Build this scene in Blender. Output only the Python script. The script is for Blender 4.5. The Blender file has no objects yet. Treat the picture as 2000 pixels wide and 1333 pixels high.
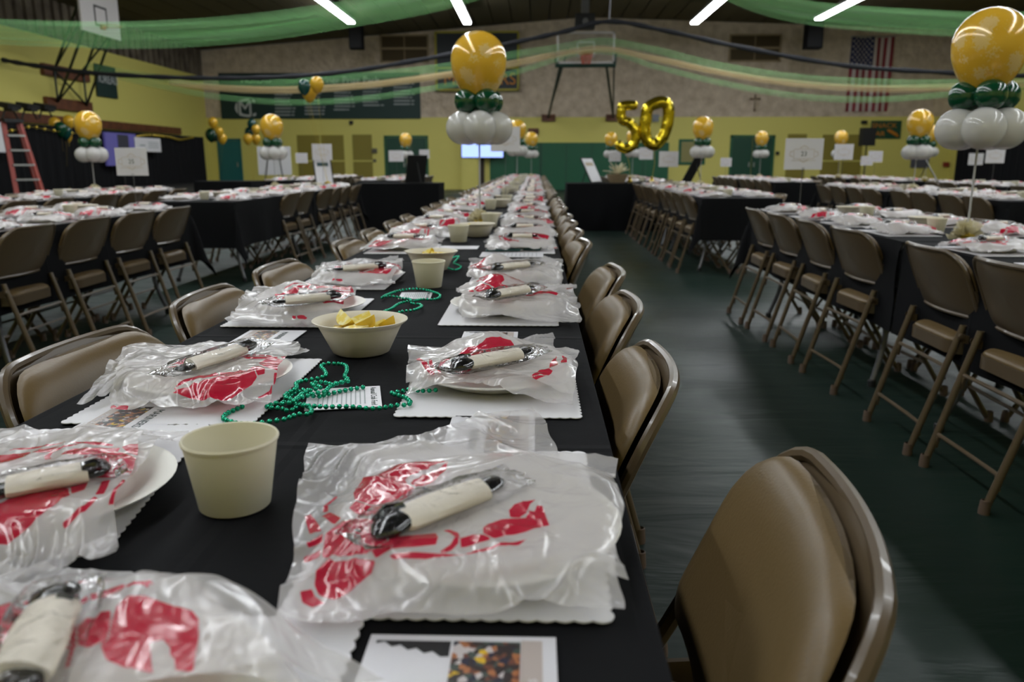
import bpy, math, random
import numpy as np
from mathutils import Vector, Matrix, noise, Euler

# ------------------------------------------------------------------ camera, world, light, exposure
S = bpy.context.scene
COL = S.collection
FPX = 1550.0
CAMH = 1.076
PITCH = math.atan(348.5 / FPX)
YAW = math.atan(47 * math.cos(PITCH) / FPX)
cam = bpy.data.cameras.new('camera'); CAM = bpy.data.objects.new('camera', cam); COL.objects.link(CAM)
cam.sensor_width = 36; cam.lens = 36 * FPX / 2000
CAM.location = (0, 0, CAMH)
CAM.rotation_euler = (math.pi / 2 - PITCH, 0, YAW)
cam.clip_start = .02; cam.clip_end = 200
cam.dof.use_dof = True; cam.dof.focus_distance = 1.25; cam.dof.aperture_fstop = 5.6
S.camera = CAM
w = bpy.data.worlds.new('world'); S.world = w; w.use_nodes = True
w.node_tree.nodes['Background'].inputs[0].default_value = (.9, .95, 1, 1)
w.node_tree.nodes['Background'].inputs[1].default_value = .012
S.view_settings.view_transform = 'Standard'; S.view_settings.look = 'None'
S.view_settings.gamma = 1; S.view_settings.exposure = 0.62; S.view_settings.use_curve_mapping = False
S.cycles.use_denoising = True
S.cycles.max_bounces = 6; S.cycles.transparent_max_bounces = 12
S.cycles.sample_clamp_indirect = 4
LIGHT_STRENGTH = 17.0

_R = Euler(CAM.rotation_euler).to_matrix()
def ray(px, py):
    return _R @ Vector(((px - 1000) / FPX, (666.5 - py) / FPX, -1))
def W(px, py, Y):
    d = ray(px, py); t = Y / d.y
    return Vector((d.x * t, Y, CAMH + d.z * t))
def WX(px, py, X):
    d = ray(px, py); t = X / d.x
    return Vector((X, d.y * t, CAMH + d.z * t))
def T(px, py, z=.745):
    d = ray(px, py); t = (z - CAMH) / d.z
    return Vector((d.x * t, d.y * t, z))

# ------------------------------------------------------------------ materials
MATS = {}
def mat(name, col, rough=.5, metal=0., bump=None, coat=0., spec=.5, alpha=None, emit=None, var=None, sheen=0):
    """bump=(scale,strength,detail) var=(scale, colour2, lo, hi)"""
    m = bpy.data.materials.new(name); m.use_nodes = True; MATS[name] = m
    nt = m.node_tree; b = nt.nodes['Principled BSDF']
    b.inputs['Base Color'].default_value = (*col, 1); b.inputs['Roughness'].default_value = rough
    b.inputs['Metallic'].default_value = metal; b.inputs['Specular IOR Level'].default_value = spec
    b.inputs['Coat Weight'].default_value = coat
    if sheen: b.inputs['Sheen Weight'].default_value = sheen
    if alpha is not None: b.inputs['Alpha'].default_value = alpha
    if emit:
        b.inputs['Emission Color'].default_value = (*emit[0], 1); b.inputs['Emission Strength'].default_value = emit[1]
    tc = nt.nodes.new('ShaderNodeTexCoord')
    if var:
        n = nt.nodes.new('ShaderNodeTexNoise'); n.inputs['Scale'].default_value = var[0]; n.inputs['Detail'].default_value = 6
        nt.links.new(tc.outputs['Object'], n.inputs['Vector'])
        r = nt.nodes.new('ShaderNodeMapRange'); r.inputs[1].default_value = var[2]; r.inputs[2].default_value = var[3]
        nt.links.new(n.outputs['Fac'], r.inputs[0])
        mx = nt.nodes.new('ShaderNodeMix'); mx.data_type = 'RGBA'
        mx.inputs[6].default_value = (*col, 1); mx.inputs[7].default_value = (*var[1], 1)
        nt.links.new(r.outputs[0], mx.inputs[0]); nt.links.new(mx.outputs[2], b.inputs['Base Color'])
    if bump:
        n = nt.nodes.new('ShaderNodeTexNoise'); n.inputs['Scale'].default_value = bump[0]
        n.inputs['Detail'].default_value = bump[2] if len(bump) > 2 else 3
        nt.links.new(tc.outputs['Object'], n.inputs['Vector'])
        bp = nt.nodes.new('ShaderNodeBump'); bp.inputs['Strength'].default_value = bump[1]; bp.inputs['Distance'].default_value = .01 if len(bump) < 4 else bump[3]
        nt.links.new(n.outputs['Fac'], bp.inputs['Height']); nt.links.new(bp.outputs[0], b.inputs['Normal'])
    return m

VINYL = mat('tan_vinyl', (.128, .084, .034), .38, spec=.32, bump=(260, .12, 2, .003))
BRONZE = mat('bronze_paint', (.092, .064, .036), .3, coat=.12)
RUBBER = mat('rubber_foot', (.10, .065, .045), .6)
CLOTH = mat('black_cloth', (.0045, .0046, .0055), .85, bump=(5, .25, 5, .02), spec=.12)
def creases(m):
    nt = m.node_tree; tc = nt.nodes.new('ShaderNodeTexCoord'); sp = nt.nodes.new('ShaderNodeSeparateXYZ'); nt.links.new(tc.outputs['Object'], sp.inputs[0]); hs = []
    for ax, per in ((0, .19), (1, .305)):
        pg = nt.nodes.new('ShaderNodeMath'); pg.operation = 'PINGPONG'; pg.inputs[1].default_value = per; nt.links.new(sp.outputs[ax], pg.inputs[0])
        r = nt.nodes.new('ShaderNodeMapRange'); r.inputs[1].default_value = 0; r.inputs[2].default_value = .012; r.inputs[3].default_value = 1; r.inputs[4].default_value = 0
        nt.links.new(pg.outputs[0], r.inputs[0]); hs.append(r)
    a = nt.nodes.new('ShaderNodeMath'); a.operation = 'ADD'; nt.links.new(hs[0].outputs[0], a.inputs[0]); nt.links.new(hs[1].outputs[0], a.inputs[1])
    old = [n for n in nt.nodes if n.type == 'BUMP'][0]
    bp = nt.nodes.new('ShaderNodeBump'); bp.inputs['Strength'].default_value = .5; bp.inputs['Distance'].default_value = .004
    nt.links.new(a.outputs[0], bp.inputs['Height']); nt.links.new(old.outputs[0], bp.inputs['Normal']); nt.links.new(bp.outputs[0], nt.nodes['Principled BSDF'].inputs['Normal'])
creases(CLOTH)
CLOTH2 = mat('black_drape', (.005, .005, .006), .85, bump=(3, .3, 4, .03), spec=.2)
TABLETOP = mat('table_plastic', (.35, .35, .33), .5)
GREYSTEEL = mat('grey_steel', (.14, .14, .15), .35, .6)
PAPER = mat('white_paper', (.66, .65, .67), .6)
CARD = mat('white_card', (.62, .61, .64), .35)
PLATE = mat('plate_white', (.72, .70, .64), .4)
CREAM = mat('cream_board', (.66, .62, .48), .5)
PULP = mat('bowl_pulp', (.66, .61, .51), .6, bump=(90, .15, 3, .002))
NAPKIN = mat('napkin_cream', (.74, .68, .58), .8, bump=(150, .2, 3, .002))
BLACKPL = mat('black_plastic', (.008, .008, .009), .15, coat=.5)
BLACK = mat('black_matte', (.006, .006, .007), .6)
BEAD = mat('green_bead', (.008, .34, .19), .17, .65)
STRING = mat('bead_string', (.01, .12, .07), .5)
RIND = mat('lemon_rind', (.72, .47, .03), .4, bump=(200, .2, 2, .002))
FLESH = mat('lemon_flesh', (.80, .62, .12), .25, bump=(120, .3, 3, .002), var=(60, (.85, .78, .42), .45, .6))
GREENB = mat('green_balloon', (.003, .055, .022), .16, coat=.4)
TEALB = mat('teal_balloon', (.003, .05, .042), .16, coat=.4)
GOLDP = mat('gold_balloon_plain', (.72, .42, .03), .18, .1, coat=.4)
STICK = mat('white_stick', (.42, .42, .43), .4)
YELLOW = mat('yellow_block', (.68, .61, .16), .6, bump=(1.5, .1, 3))
OLIVE = mat('olive_panel', (.26, .21, .03), .6)
GREEN = mat('green_paint', (.005, .10, .045), .45)
GREEND = mat('green_dark', (.003, .055, .030), .45)
TEAL = mat('teal_door', (.01, .13, .14), .4)
CONC = mat('concrete', (.64, .53, .41), .95, bump=(6, 1.0, 8, .07), var=(3.0, (.44, .35, .26), .35, .7))
CORR = mat('corrugated_concrete', (.17, .14, .10), .95, bump=(10, .6, 6, .05), var=(2, (.09, .07, .05), .4, .65))
CEIL = mat('ceiling_boards', (.10, .078, .035), .9, bump=(3, .2, 3))
WOOD = mat('red_brown_wood', (.16, .052, .022), .5, var=(4, (.10, .03, .014), .4, .6))
VENT = mat('vent_wood', (.07, .045, .015), .7)
VFRAME = mat('vent_frame', (.30, .22, .12), .6)
BLKFABRIC = mat('strip_black', (.012, .013, .018), .8)
ALU = mat('aluminium', (.5, .5, .5), .35, .8)
LADDER = mat('ladder_red', (.24, .022, .010), .45)
BOARDG = mat('banner_green', (.006, .030, .026), .6)
LETTERW = mat('letter_white', (.5, .52, .52), .6)
LETTERG = mat('letter_grey', (.30, .33, .33), .7)
LETTERK = mat('letter_black', (.02, .04, .035), .6)
LETTERO = mat('letter_orange', (.55, .20, .02), .6)
LETTERGOLD = mat('letter_tan', (.45, .36, .26), .7)
SBLUE = mat('score_panel', (.010, .016, .024), .5)
SYEL = mat('score_trim', (.42, .36, .02), .5)
FRED = mat('flag_red', (.22, .02, .03), .7)
FWHT = mat('flag_white', (.52, .45, .42), .7)
FBLUE = mat('flag_blue', (.012, .018, .07), .7)
TUL = mat('puff_tulle', (.72, .66, .46), .8, alpha=.62, bump=(40, .5, 4, .01))
SCREEN = mat('screen_glow', (.05, .05, .1), .2, emit=((.30, .42, .95), 1.3))
PURPLE = mat('purple_panel', (.10, .09, .30), .5)
GARL = mat('gold_garland', (.55, .40, .05), .3, .6)
BRASS = mat('crucifix_brown', (.10, .05, .02), .5)
HOOPRED = mat('hoop_orange', (.40, .06, .02), .5)
BBWHITE = mat('backboard_white', (.50, .47, .46), .5)
PENMAT = mat('pen_green', (.004, .05, .055), .25, coat=.5)
CONC_RED = mat('alarm_red', (.25, .03, .02), .5)
STEELWALL = mat('wall_fitting', (.12, .11, .08), .5)

def floor_material():
    m = mat('green_vinyl_floor', (.008, .020, .0145), .42, spec=.38)
    nt = m.node_tree; b = nt.nodes['Principled BSDF']
    tc = nt.nodes.new('ShaderNodeTexCoord')
    mp = nt.nodes.new('ShaderNodeMapping'); mp.inputs['Scale'].default_value = (1.2, 5, 1)
    nt.links.new(tc.outputs['Object'], mp.inputs[0])
    n = nt.nodes.new('ShaderNodeTexNoise'); n.inputs['Scale'].default_value = 1.0; n.inputs['Detail'].default_value = 4; n.inputs['Distortion'].default_value = .6
    nt.links.new(mp.outputs[0], n.inputs['Vector'])
    bp = nt.nodes.new('ShaderNodeBump'); bp.inputs['Strength'].default_value = .5; bp.inputs['Distance'].default_value = .03
    nt.links.new(n.outputs['Fac'], bp.inputs['Height']); nt.links.new(bp.outputs[0], b.inputs['Normal'])
    n2 = nt.nodes.new('ShaderNodeTexNoise'); n2.inputs['Scale'].default_value = .9; n2.inputs['Detail'].default_value = 6
    nt.links.new(tc.outputs['Object'], n2.inputs['Vector'])
    r = nt.nodes.new('ShaderNodeMapRange'); r.inputs[1].default_value = .3; r.inputs[2].default_value = .7; r.inputs[3].default_value = .34; r.inputs[4].default_value = .55
    nt.links.new(n2.outputs['Fac'], r.inputs[0]); nt.links.new(r.outputs[0], b.inputs['Roughness'])
    return m
FLOOR = floor_material()

def film(name, base, fac, ink=True, bs=28, bstr=.55, rough=.2):
    m = bpy.data.materials.new(name); m.use_nodes = True
    nt = m.node_tree; b = nt.nodes['Principled BSDF']; out = nt.nodes['Material Output']
    b.inputs['Roughness'].default_value = rough; b.inputs['Base Color'].default_value = (*base, 1)
    b.inputs['Coat Weight'].default_value = .7; b.inputs['Coat Roughness'].default_value = .08
    tc = nt.nodes.new('ShaderNodeTexCoord')
    n = nt.nodes.new('ShaderNodeTexNoise'); n.inputs['Scale'].default_value = bs; n.inputs['Detail'].default_value = 2; n.inputs['Distortion'].default_value = 1.6
    nt.links.new(tc.outputs['Object'], n.inputs['Vector'])
    a = nt.nodes.new('ShaderNodeMath'); a.operation = 'SUBTRACT'; a.inputs[1].default_value = .5; nt.links.new(n.outputs['Fac'], a.inputs[0])
    a2 = nt.nodes.new('ShaderNodeMath'); a2.operation = 'ABSOLUTE'; nt.links.new(a.outputs[0], a2.inputs[0])
    a3 = nt.nodes.new('ShaderNodeMath'); a3.operation = 'POWER'; a3.inputs[1].default_value = .6; nt.links.new(a2.outputs[0], a3.inputs[0])
    bp = nt.nodes.new('ShaderNodeBump'); bp.inputs['Strength'].default_value = bstr; bp.inputs['Distance'].default_value = .006
    nt.links.new(a3.outputs[0], bp.inputs['Height']); nt.links.new(bp.outputs[0], b.inputs['Normal'])
    tr = nt.nodes.new('ShaderNodeBsdfTransparent'); tl = nt.nodes.new('ShaderNodeBsdfTranslucent')
    tl.inputs[0].default_value = (*base, 1)
    mA = nt.nodes.new('ShaderNodeMixShader'); mA.inputs[0].default_value = .3
    nt.links.new(b.outputs[0], mA.inputs[1]); nt.links.new(tl.outputs[0], mA.inputs[2])
    mB = nt.nodes.new('ShaderNodeMixShader'); mB.inputs[0].default_value = fac
    nt.links.new(tr.outputs[0], mB.inputs[1]); nt.links.new(mA.outputs[0], mB.inputs[2])
    nt.links.new(mB.outputs[0], out.inputs[0])
    if ink:
        at = nt.nodes.new('ShaderNodeAttribute'); at.attribute_name = 'ink'
        r = nt.nodes.new('ShaderNodeMapRange'); r.inputs[1].default_value = -.0004; r.inputs[2].default_value = .0004
        nt.links.new(at.outputs['Fac'], r.inputs[0])
        mx = nt.nodes.new('ShaderNodeMix'); mx.data_type = 'RGBA'; mx.inputs[6].default_value = (*base, 1); mx.inputs[7].default_value = (.56, .012, .045, 1)
        nt.links.new(r.outputs[0], mx.inputs[0]); nt.links.new(mx.outputs[2], b.inputs['Base Color']); nt.links.new(mx.outputs[2], tl.inputs[0])
        r2 = nt.nodes.new('ShaderNodeMapRange'); r2.inputs[1].default_value = -.0004; r2.inputs[2].default_value = .0004; r2.inputs[3].default_value = fac; r2.inputs[4].default_value = .95
        nt.links.new(at.outputs['Fac'], r2.inputs[0]); nt.links.new(r2.outputs[0], mB.inputs[0])
    return m
FILM = film('bib_film', (.76, .73, .72), .57, bs=16, bstr=.6, rough=.2)
WRAP = film('clear_wrap', (.8, .8, .8), .10, ink=False, bs=55, bstr=1.0, rough=.06)
def clear_wrap():
    m = bpy.data.materials.new('clear_cellophane'); m.use_nodes = True
    nt = m.node_tree; nt.nodes.remove(nt.nodes['Principled BSDF']); out = nt.nodes['Material Output']
    g = nt.nodes.new('ShaderNodeBsdfGlossy'); g.inputs['Roughness'].default_value = .08
    tr = nt.nodes.new('ShaderNodeBsdfTransparent'); tr.inputs[0].default_value = (.97, .97, .97, 1)
    fr = nt.nodes.new('ShaderNodeFresnel'); fr.inputs[0].default_value = 1.16
    tc = nt.nodes.new('ShaderNodeTexCoord')
    n = nt.nodes.new('ShaderNodeTexNoise'); n.inputs['Scale'].default_value = 60; n.inputs['Detail'].default_value = 3; n.inputs['Distortion'].default_value = 1.5
    nt.links.new(tc.outputs['Object'], n.inputs['Vector'])
    bp = nt.nodes.new('ShaderNodeBump'); bp.inputs['Strength'].default_value = .8; bp.inputs['Distance'].default_value = .006
    nt.links.new(n.outputs['Fac'], bp.inputs['Height'])
    nt.links.new(bp.outputs[0], g.inputs['Normal']); nt.links.new(bp.outputs[0], fr.inputs['Normal'])
    mx = nt.nodes.new('ShaderNodeMixShader'); nt.links.new(fr.outputs[0], mx.inputs[0])
    nt.links.new(tr.outputs[0], mx.inputs[1]); nt.links.new(g.outputs[0], mx.inputs[2]); nt.links.new(mx.outputs[0], out.inputs[0])
    return m
CELLO = clear_wrap()
def glassy(name, col, fac, rough=.1):
    m = bpy.data.materials.new(name); m.use_nodes = True
    nt = m.node_tree; b = nt.nodes['Principled BSDF']; out = nt.nodes['Material Output']
    b.inputs['Base Color'].default_value = (*col, 1); b.inputs['Roughness'].default_value = rough
    tr = nt.nodes.new('ShaderNodeBsdfTransparent')
    mx = nt.nodes.new('ShaderNodeMixShader'); mx.inputs[0].default_value = fac
    nt.links.new(tr.outputs[0], mx.inputs[1]); nt.links.new(b.outputs[0], mx.inputs[2]); nt.links.new(mx.outputs[0], out.inputs[0])
    return m
WHITEB = glassy('pearl_white_balloon', (.64, .63, .61), .76, .08)
MATS_GLASS = glassy('backboard_glass', (.3, .3, .3), .10, .05)
def tulle(name, col, fac):
    m = bpy.data.materials.new(name); m.use_nodes = True
    nt = m.node_tree; b = nt.nodes['Principled BSDF']; out = nt.nodes['Material Output']
    b.inputs['Base Color'].default_value = (*col, 1); b.inputs['Roughness'].default_value = .7
    tr = nt.nodes.new('ShaderNodeBsdfTransparent'); tl = nt.nodes.new('ShaderNodeBsdfTranslucent'); tl.inputs[0].default_value = (*col, 1)
    at = nt.nodes.new('ShaderNodeAttribute'); at.attribute_name = 'uvw'
    mp = nt.nodes.new('ShaderNodeMapping'); mp.inputs['Scale'].default_value = (.25, 7, 1)
    nt.links.new(at.outputs['Vector'], mp.inputs[0])
    n = nt.nodes.new('ShaderNodeTexNoise'); n.inputs['Scale'].default_value = 1; n.inputs['Detail'].default_value = 3
    nt.links.new(mp.outputs[0], n.inputs['Vector'])
    r = nt.nodes.new('ShaderNodeMapRange'); r.inputs[1].default_value = .3; r.inputs[2].default_value = .7; r.inputs[3].default_value = fac * .45; r.inputs[4].default_value = min(1, fac * 1.5)
    nt.links.new(n.outputs['Fac'], r.inputs[0])
    mA = nt.nodes.new('ShaderNodeMixShader'); mA.inputs[0].default_value = .5
    nt.links.new(b.outputs[0], mA.inputs[1]); nt.links.new(tl.outputs[0], mA.inputs[2])
    mx = nt.nodes.new('ShaderNodeMixShader'); nt.links.new(r.outputs[0], mx.inputs[0])
    nt.links.new(tr.outputs[0], mx.inputs[1]); nt.links.new(mA.outputs[0], mx.inputs[2]); nt.links.new(mx.outputs[0], out.inputs[0])
    return m
TULG = tulle('green_tulle', (.38, .78, .34), .27)
TULT = tulle('tan_tulle', (.85, .70, .40), .5)
def gold_print():
    m = mat('gold_balloon_printed', (.72, .42, .04), .17, .08, coat=.4)
    nt = m.node_tree; b = nt.nodes['Principled BSDF']; tc = nt.nodes.new('ShaderNodeTexCoord')
    v = nt.nodes.new('ShaderNodeTexVoronoi'); v.inputs['Scale'].default_value = 12; nt.links.new(tc.outputs['Object'], v.inputs['Vector'])
    n = nt.nodes.new('ShaderNodeTexNoise'); n.inputs['Scale'].default_value = 110; nt.links.new(tc.outputs['Object'], n.inputs['Vector'])
    ad = nt.nodes.new('ShaderNodeMath'); ad.operation = 'MULTIPLY_ADD'; ad.inputs[1].default_value = .9
    nt.links.new(n.outputs['Fac'], ad.inputs[0]); nt.links.new(v.outputs['Distance'], ad.inputs[2])
    r = nt.nodes.new('ShaderNodeMapRange'); r.inputs[1].default_value = .90; r.inputs[2].default_value = .78; r.inputs[3].default_value = 0; r.inputs[4].default_value = .55
    nt.links.new(ad.outputs[0], r.inputs[0])
    mx = nt.nodes.new('ShaderNodeMix'); mx.data_type = 'RGBA'; mx.inputs[6].default_value = (.74, .43, .035, 1); mx.inputs[7].default_value = (.78, .62, .34, 1)
    nt.links.new(r.outputs[0], mx.inputs[0]); nt.links.new(mx.outputs[2], b.inputs['Base Color'])
    return m
GOLDB = gold_print()
FOIL = mat('gold_foil', (.62, .47, .03), .16, .95, bump=(30, .25, 2, .01))
def crowd():
    m = mat('crowd_photo', (.1, .05, .03), .35)
    nt = m.node_tree; b = nt.nodes['Principled BSDF']; tc = nt.nodes.new('ShaderNodeTexCoord')
    v = nt.nodes.new('ShaderNodeTexVoronoi'); v.inputs['Scale'].default_value = 190; nt.links.new(tc.outputs['Object'], v.inputs['Vector'])
    sp = nt.nodes.new('ShaderNodeSeparateColor'); nt.links.new(v.outputs['Color'], sp.inputs[0])
    cr = nt.nodes.new('ShaderNodeValToRGB'); cr.color_ramp.interpolation = 'CONSTANT'
    el = cr.color_ramp.elements; el[0].color = (.03, .02, .02, 1); el[0].position = 0; el[1].position = .3; el[1].color = (.35, .13, .05, 1)
    for p, c in ((.45, (.05, .07, .06, 1)), (.6, (.5, .45, .45, 1)), (.72, (.14, .05, .03, 1)), (.86, (.6, .38, .02, 1)), (.92, (.02, .02, .04, 1))):
        e = el.new(p); e.color = c
    nt.links.new(sp.outputs[0], cr.inputs[0]); nt.links.new(cr.outputs[0], b.inputs['Base Color'])
    return m
CROWD = crowd()
CARDSTRIP = mat('card_strip', (.42, .36, .33), .4)
LAMP = mat('lamp_tube', (1, 1, 1), .5, emit=((.93, .97, 1.0), LIGHT_STRENGTH))
LAMPBODY = mat('lamp_body', (.3, .3, .3), .5)

# ------------------------------------------------------------------ mesh helpers
class MB:
    def __init__(s): s.v = []; s.f = []; s.m = []; s.mats = []
    def mi(s, m):
        if m not in s.mats: s.mats.append(m)
        return s.mats.index(m)
    def add(s, vs, fs, m):
        k = len(s.v); s.v += [tuple(v) for v in vs]; i = s.mi(m)
        for f in fs: s.f.append(tuple(a + k for a in f)); s.m.append(i)
        return s
    def box(s, c, d, m, rot=None, taper=1.):
        vs = []
        for z in (-.5, .5):
            t = taper if z > 0 else 1.
            for x, y in ((-.5, -.5), (.5, -.5), (.5, .5), (-.5, .5)):
                p = Vector((x * d[0] * t, y * d[1] * t, z * d[2]))
                if rot is not None: p = rot @ p
                vs.append(p + Vector(c))
        return s.add(vs, [(3, 2, 1, 0), (4, 5, 6, 7), (0, 1, 5, 4), (1, 2, 6, 5), (2, 3, 7, 6), (3, 0, 4, 7)], m)
    def box2(s, a, b, m):
        a = Vector(a); b = Vector(b)
        return s.box((a + b) / 2, (abs(b.x - a.x), abs(b.y - a.y), abs(b.z - a.z)), m)
    def bar(s, a, b, wd, m, h=None):
        a = Vector(a); b = Vector(b); d = b - a; q = d.to_track_quat('Z', 'Y').to_matrix()
        return s.box((a + b) / 2, (wd, h or wd, d.length), m, q)
    def tube(s, path, r, m, n=8, closed=False, cap=True, flat=1.):
        P = [Vector(p) for p in path]; N = len(P); rs = r if isinstance(r, (list, tuple)) else [r] * N
        vs = []; fs = []; up = None
        for i in range(N):
            a = P[(i - 1) % N] if (closed or i) else P[0]; b = P[(i + 1) % N] if (closed or i < N - 1) else P[-1]
            t = (b - a).normalized() if (b - a).length > 1e-9 else Vector((0, 0, 1))
            if up is None:
                up = Vector((0, 0, 1)) if abs(t.z) < .9 else Vector((1, 0, 0))
            up = (up - t * up.dot(t)); up = up.normalized() if up.length > 1e-6 else t.orthogonal().normalized()
            sd = t.cross(up)
            for k in range(n):
                an = 2 * math.pi * k / n
                vs.append(P[i] + sd * (math.cos(an) * rs[i]) + up * (math.sin(an) * rs[i] * flat))
        for i in range(N if closed else N - 1):
            j = (i + 1) % N
            for k in range(n): fs.append((i * n + k, i * n + (k + 1) % n, j * n + (k + 1) % n, j * n + k))
        if cap and not closed:
            fs.append(tuple(range(n))[::-1]); fs.append(tuple((N - 1) * n + k for k in range(n)))
        return s.add(vs, fs, m)
    def lathe(s, prof, m, n=32, c=(0, 0, 0), rot=None, closed=False):
        vs = []; fs = []; N = len(prof)
        for r, z in prof:
            for k in range(n):
                a = 2 * math.pi * k / n; p = Vector((r * math.cos(a), r * math.sin(a), z))
                if rot is not None: p = rot @ p
                vs.append(p + Vector(c))
        for i in range(N if closed else N - 1):
            j = (i + 1) % N
            for k in range(n): fs.append((i * n + k, i * n + (k + 1) % n, j * n + (k + 1) % n, j * n + k))
        return s.add(vs, fs, m)
    def build(s, name, parent=None, loc=None, smooth=True, ang=None):
        me = bpy.data.meshes.new(name); me.from_pydata([tuple(v) for v in s.v], [], s.f)
        for m in s.mats: me.materials.append(m)
        me.polygons.foreach_set('material_index', s.m)
        if smooth:
            me.polygons.foreach_set('use_smooth', [True] * len(s.f))
            me.set_sharp_from_angle(angle=math.radians(ang or 40))
        me.update()
        o = bpy.data.objects.new(name, me); COL.objects.link(o)
        if parent is not None: o.parent = parent
        if loc is not None: o.location = loc
        return o

def tag(o, label=None, cat=None, group=None, kind=None):
    if label: o['label'] = label
    if cat: o['category'] = cat
    if group: o['group'] = group
    if kind: o['kind'] = kind
    return o
def thing(name, label, cat, loc=(0, 0, 0), rz=0., group=None):
    o = bpy.data.objects.new(name, None); COL.objects.link(o); o.empty_display_size = .1
    o.location = loc; o.rotation_euler = (0, 0, rz)
    return tag(o, label, cat, group)
CH = {}
def kids(o): return [c for c in CH.get(o.name, [])]
def clone(root, label=None, group=None, loc=None, rz=None, rot=None):
    r = root.copy(); COL.objects.link(r)
    for ch in list(root.children):
        c = ch.copy(); COL.objects.link(c); c.parent = r
        for g in list(ch.children):
            d = g.copy(); COL.objects.link(d); d.parent = c
    if label: r['label'] = label
    if group: r['group'] = group
    if loc is not None: r.location = loc
    if rz is not None: r.rotation_euler = (0, 0, rz)
    if rot is not None: r.rotation_euler = rot
    return r
def smoothpath(pts, k=6, closed=False):
    P = [Vector(p) for p in pts]; N = len(P); out = []
    for i in range(N if closed else N - 1):
        g = lambda j: P[j % N] if closed else P[max(0, min(N - 1, j))]
        p0, p1, p2, p3 = g(i - 1), g(i), g(i + 1), g(i + 2)
        for q in range(k):
            t = q / k
            out.append(.5 * ((2 * p1) + (p2 - p0) * t + (2 * p0 - 5 * p1 + 4 * p2 - p3) * t * t + (3 * p1 - p0 - 3 * p2 + p3) * t ** 3))
    if not closed: out.append(P[-1])
    return out
def rrect(w, h, r, k=6, br=None):
    out = []; br = br or r; rt = r
    for cx, cy, a0 in ((w / 2 - r, h / 2 - r, 0), (-w / 2 + r, h / 2 - r, 90), (-w / 2 + br, -h / 2 + br, 180), (w / 2 - br, -h / 2 + br, 270)):
        r = rt if a0 < 180 else br
        for i in range(k + 1):
            a = math.radians(a0 + 90 * i / k); out.append((cx + r * math.cos(a), cy + r * math.sin(a)))
    res = []
    for i in range(len(out)):       # subdivide the long edges so the panel can bend
        a = out[i]; b = out[(i + 1) % len(out)]; L = math.hypot(b[0] - a[0], b[1] - a[1]); n = max(1, int(L / .03))
        for q in range(n): res.append((a[0] + (b[0] - a[0]) * q / n, a[1] + (b[1] - a[1]) * q / n))
    return res
def pad(mb, outline, fn, hgt, base, m, rings=(0, .35, .6, .78, .88, .94, .98, 1.0), pw=5):
    """puffed cushion: outline scaled in rings; fn maps (u,v,height) to a point"""
    vs = []; fs = []; n = len(outline)
    for s_ in rings:
        z = hgt * (max(0, 1 - s_ ** pw)) ** .6
        for (u, v) in outline: vs.append(fn(u * s_, v * s_, z))
    for (u, v) in outline: vs.append(fn(u, v, -base))
    R = len(rings)
    for i in range(R):
        for k in range(n): fs.append((i * n + k, i * n + (k + 1) % n, (i + 1) * n + (k + 1) % n, (i + 1) * n + k))
    fs.append(tuple(range(R * n, R * n + n))[::-1])
    mb.add(vs, fs, m)
def text(name, body, size, mt, parent=None, mtx=None, ext=.002, align='CENTER', sx=1.):
    cu = bpy.data.curves.new(name, 'FONT'); cu.body = body; cu.size = size; cu.extrude = ext; cu.align_x = align; cu.align_y = 'CENTER'
    cu.materials.append(mt)
    cu.resolution_u = 4; tmp = bpy.data.objects.new('tmp_text', cu); COL.objects.link(tmp)
    me = bpy.data.meshes.new_from_object(tmp.evaluated_get(bpy.context.evaluated_depsgraph_get())); bpy.data.objects.remove(tmp); me.name = name
    if not me.materials: me.materials.append(mt)
    o = bpy.data.objects.new(name, me); COL.objects.link(o)
    if parent is not None: o.parent = parent
    if mtx is not None: o.matrix_local = mtx @ Matrix.Diagonal((sx, 1, 1, 1))
    return o
FACE_CAM = Matrix.Rotation(math.pi / 2, 4, 'X')      # text lying in XZ facing -Y
ORD = ['first', 'second', 'third', 'fourth', 'fifth', 'sixth', 'seventh', 'eighth', 'ninth', 'tenth', 'eleventh', 'twelfth', 'thirteenth', 'fourteenth', 'fifteenth', 'sixteenth',
       'seventeenth', 'eighteenth', 'nineteenth', 'twentieth', '21st', '22nd', '23rd', '24th', '25th', '26th', '27th', '28th', '29th', '30th', '31st', '32nd', '33rd', '34th', '35th', '36th', '37th', '38th', '39th', '40th']

# ------------------------------------------------------------------ room
YW = 33.0; XL = WX(400, 200, -13.3).x; XR = 17.0; RX = 1.9
XL = W(400, 200, YW).x
XR = W(1868, 200, YW).x
ZY = W(1047, 229, YW).z             # top of the yellow blockwork on the far wall
ZR = W(1134, 34, YW).z              # ridge
ZE = W(403, 99, YW).z                # eaves
ZER = W(1866, 58, YW).z
ZYL = W(400, 150, YW).z
def ceil_z(x): return (ZE + (ZR - ZE) * (x - XL) / (RX - XL) if x < RX else ZER + (ZR - ZER) * (XR - x) / (XR - RX)) - .03
def struct(mb, name, **k): return tag(mb.build(name, **k), kind='structure')
struct(MB().box2((XL - .3, -5, -.1), (XR + .3, YW + .2, 0), FLOOR), 'floor', smooth=False)
b = MB().box2((XL, YW, 0), (XR, YW + .3, ZY), YELLOW)
b.add([(XL, YW, ZY), (XR, YW, ZY), (XR, YW, ZER), (RX, YW, ZR), (XL, YW, ZE), (XL, YW + .3, ZY), (XR, YW + .3, ZY), (XR, YW + .3, ZER), (RX, YW + .3, ZR), (XL, YW + .3, ZE)],
      [(0, 1, 2, 3, 4), (9, 8, 7, 6, 5), (0, 5, 6, 1)], CONC)
struct(b, 'wall_far', smooth=False)
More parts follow.
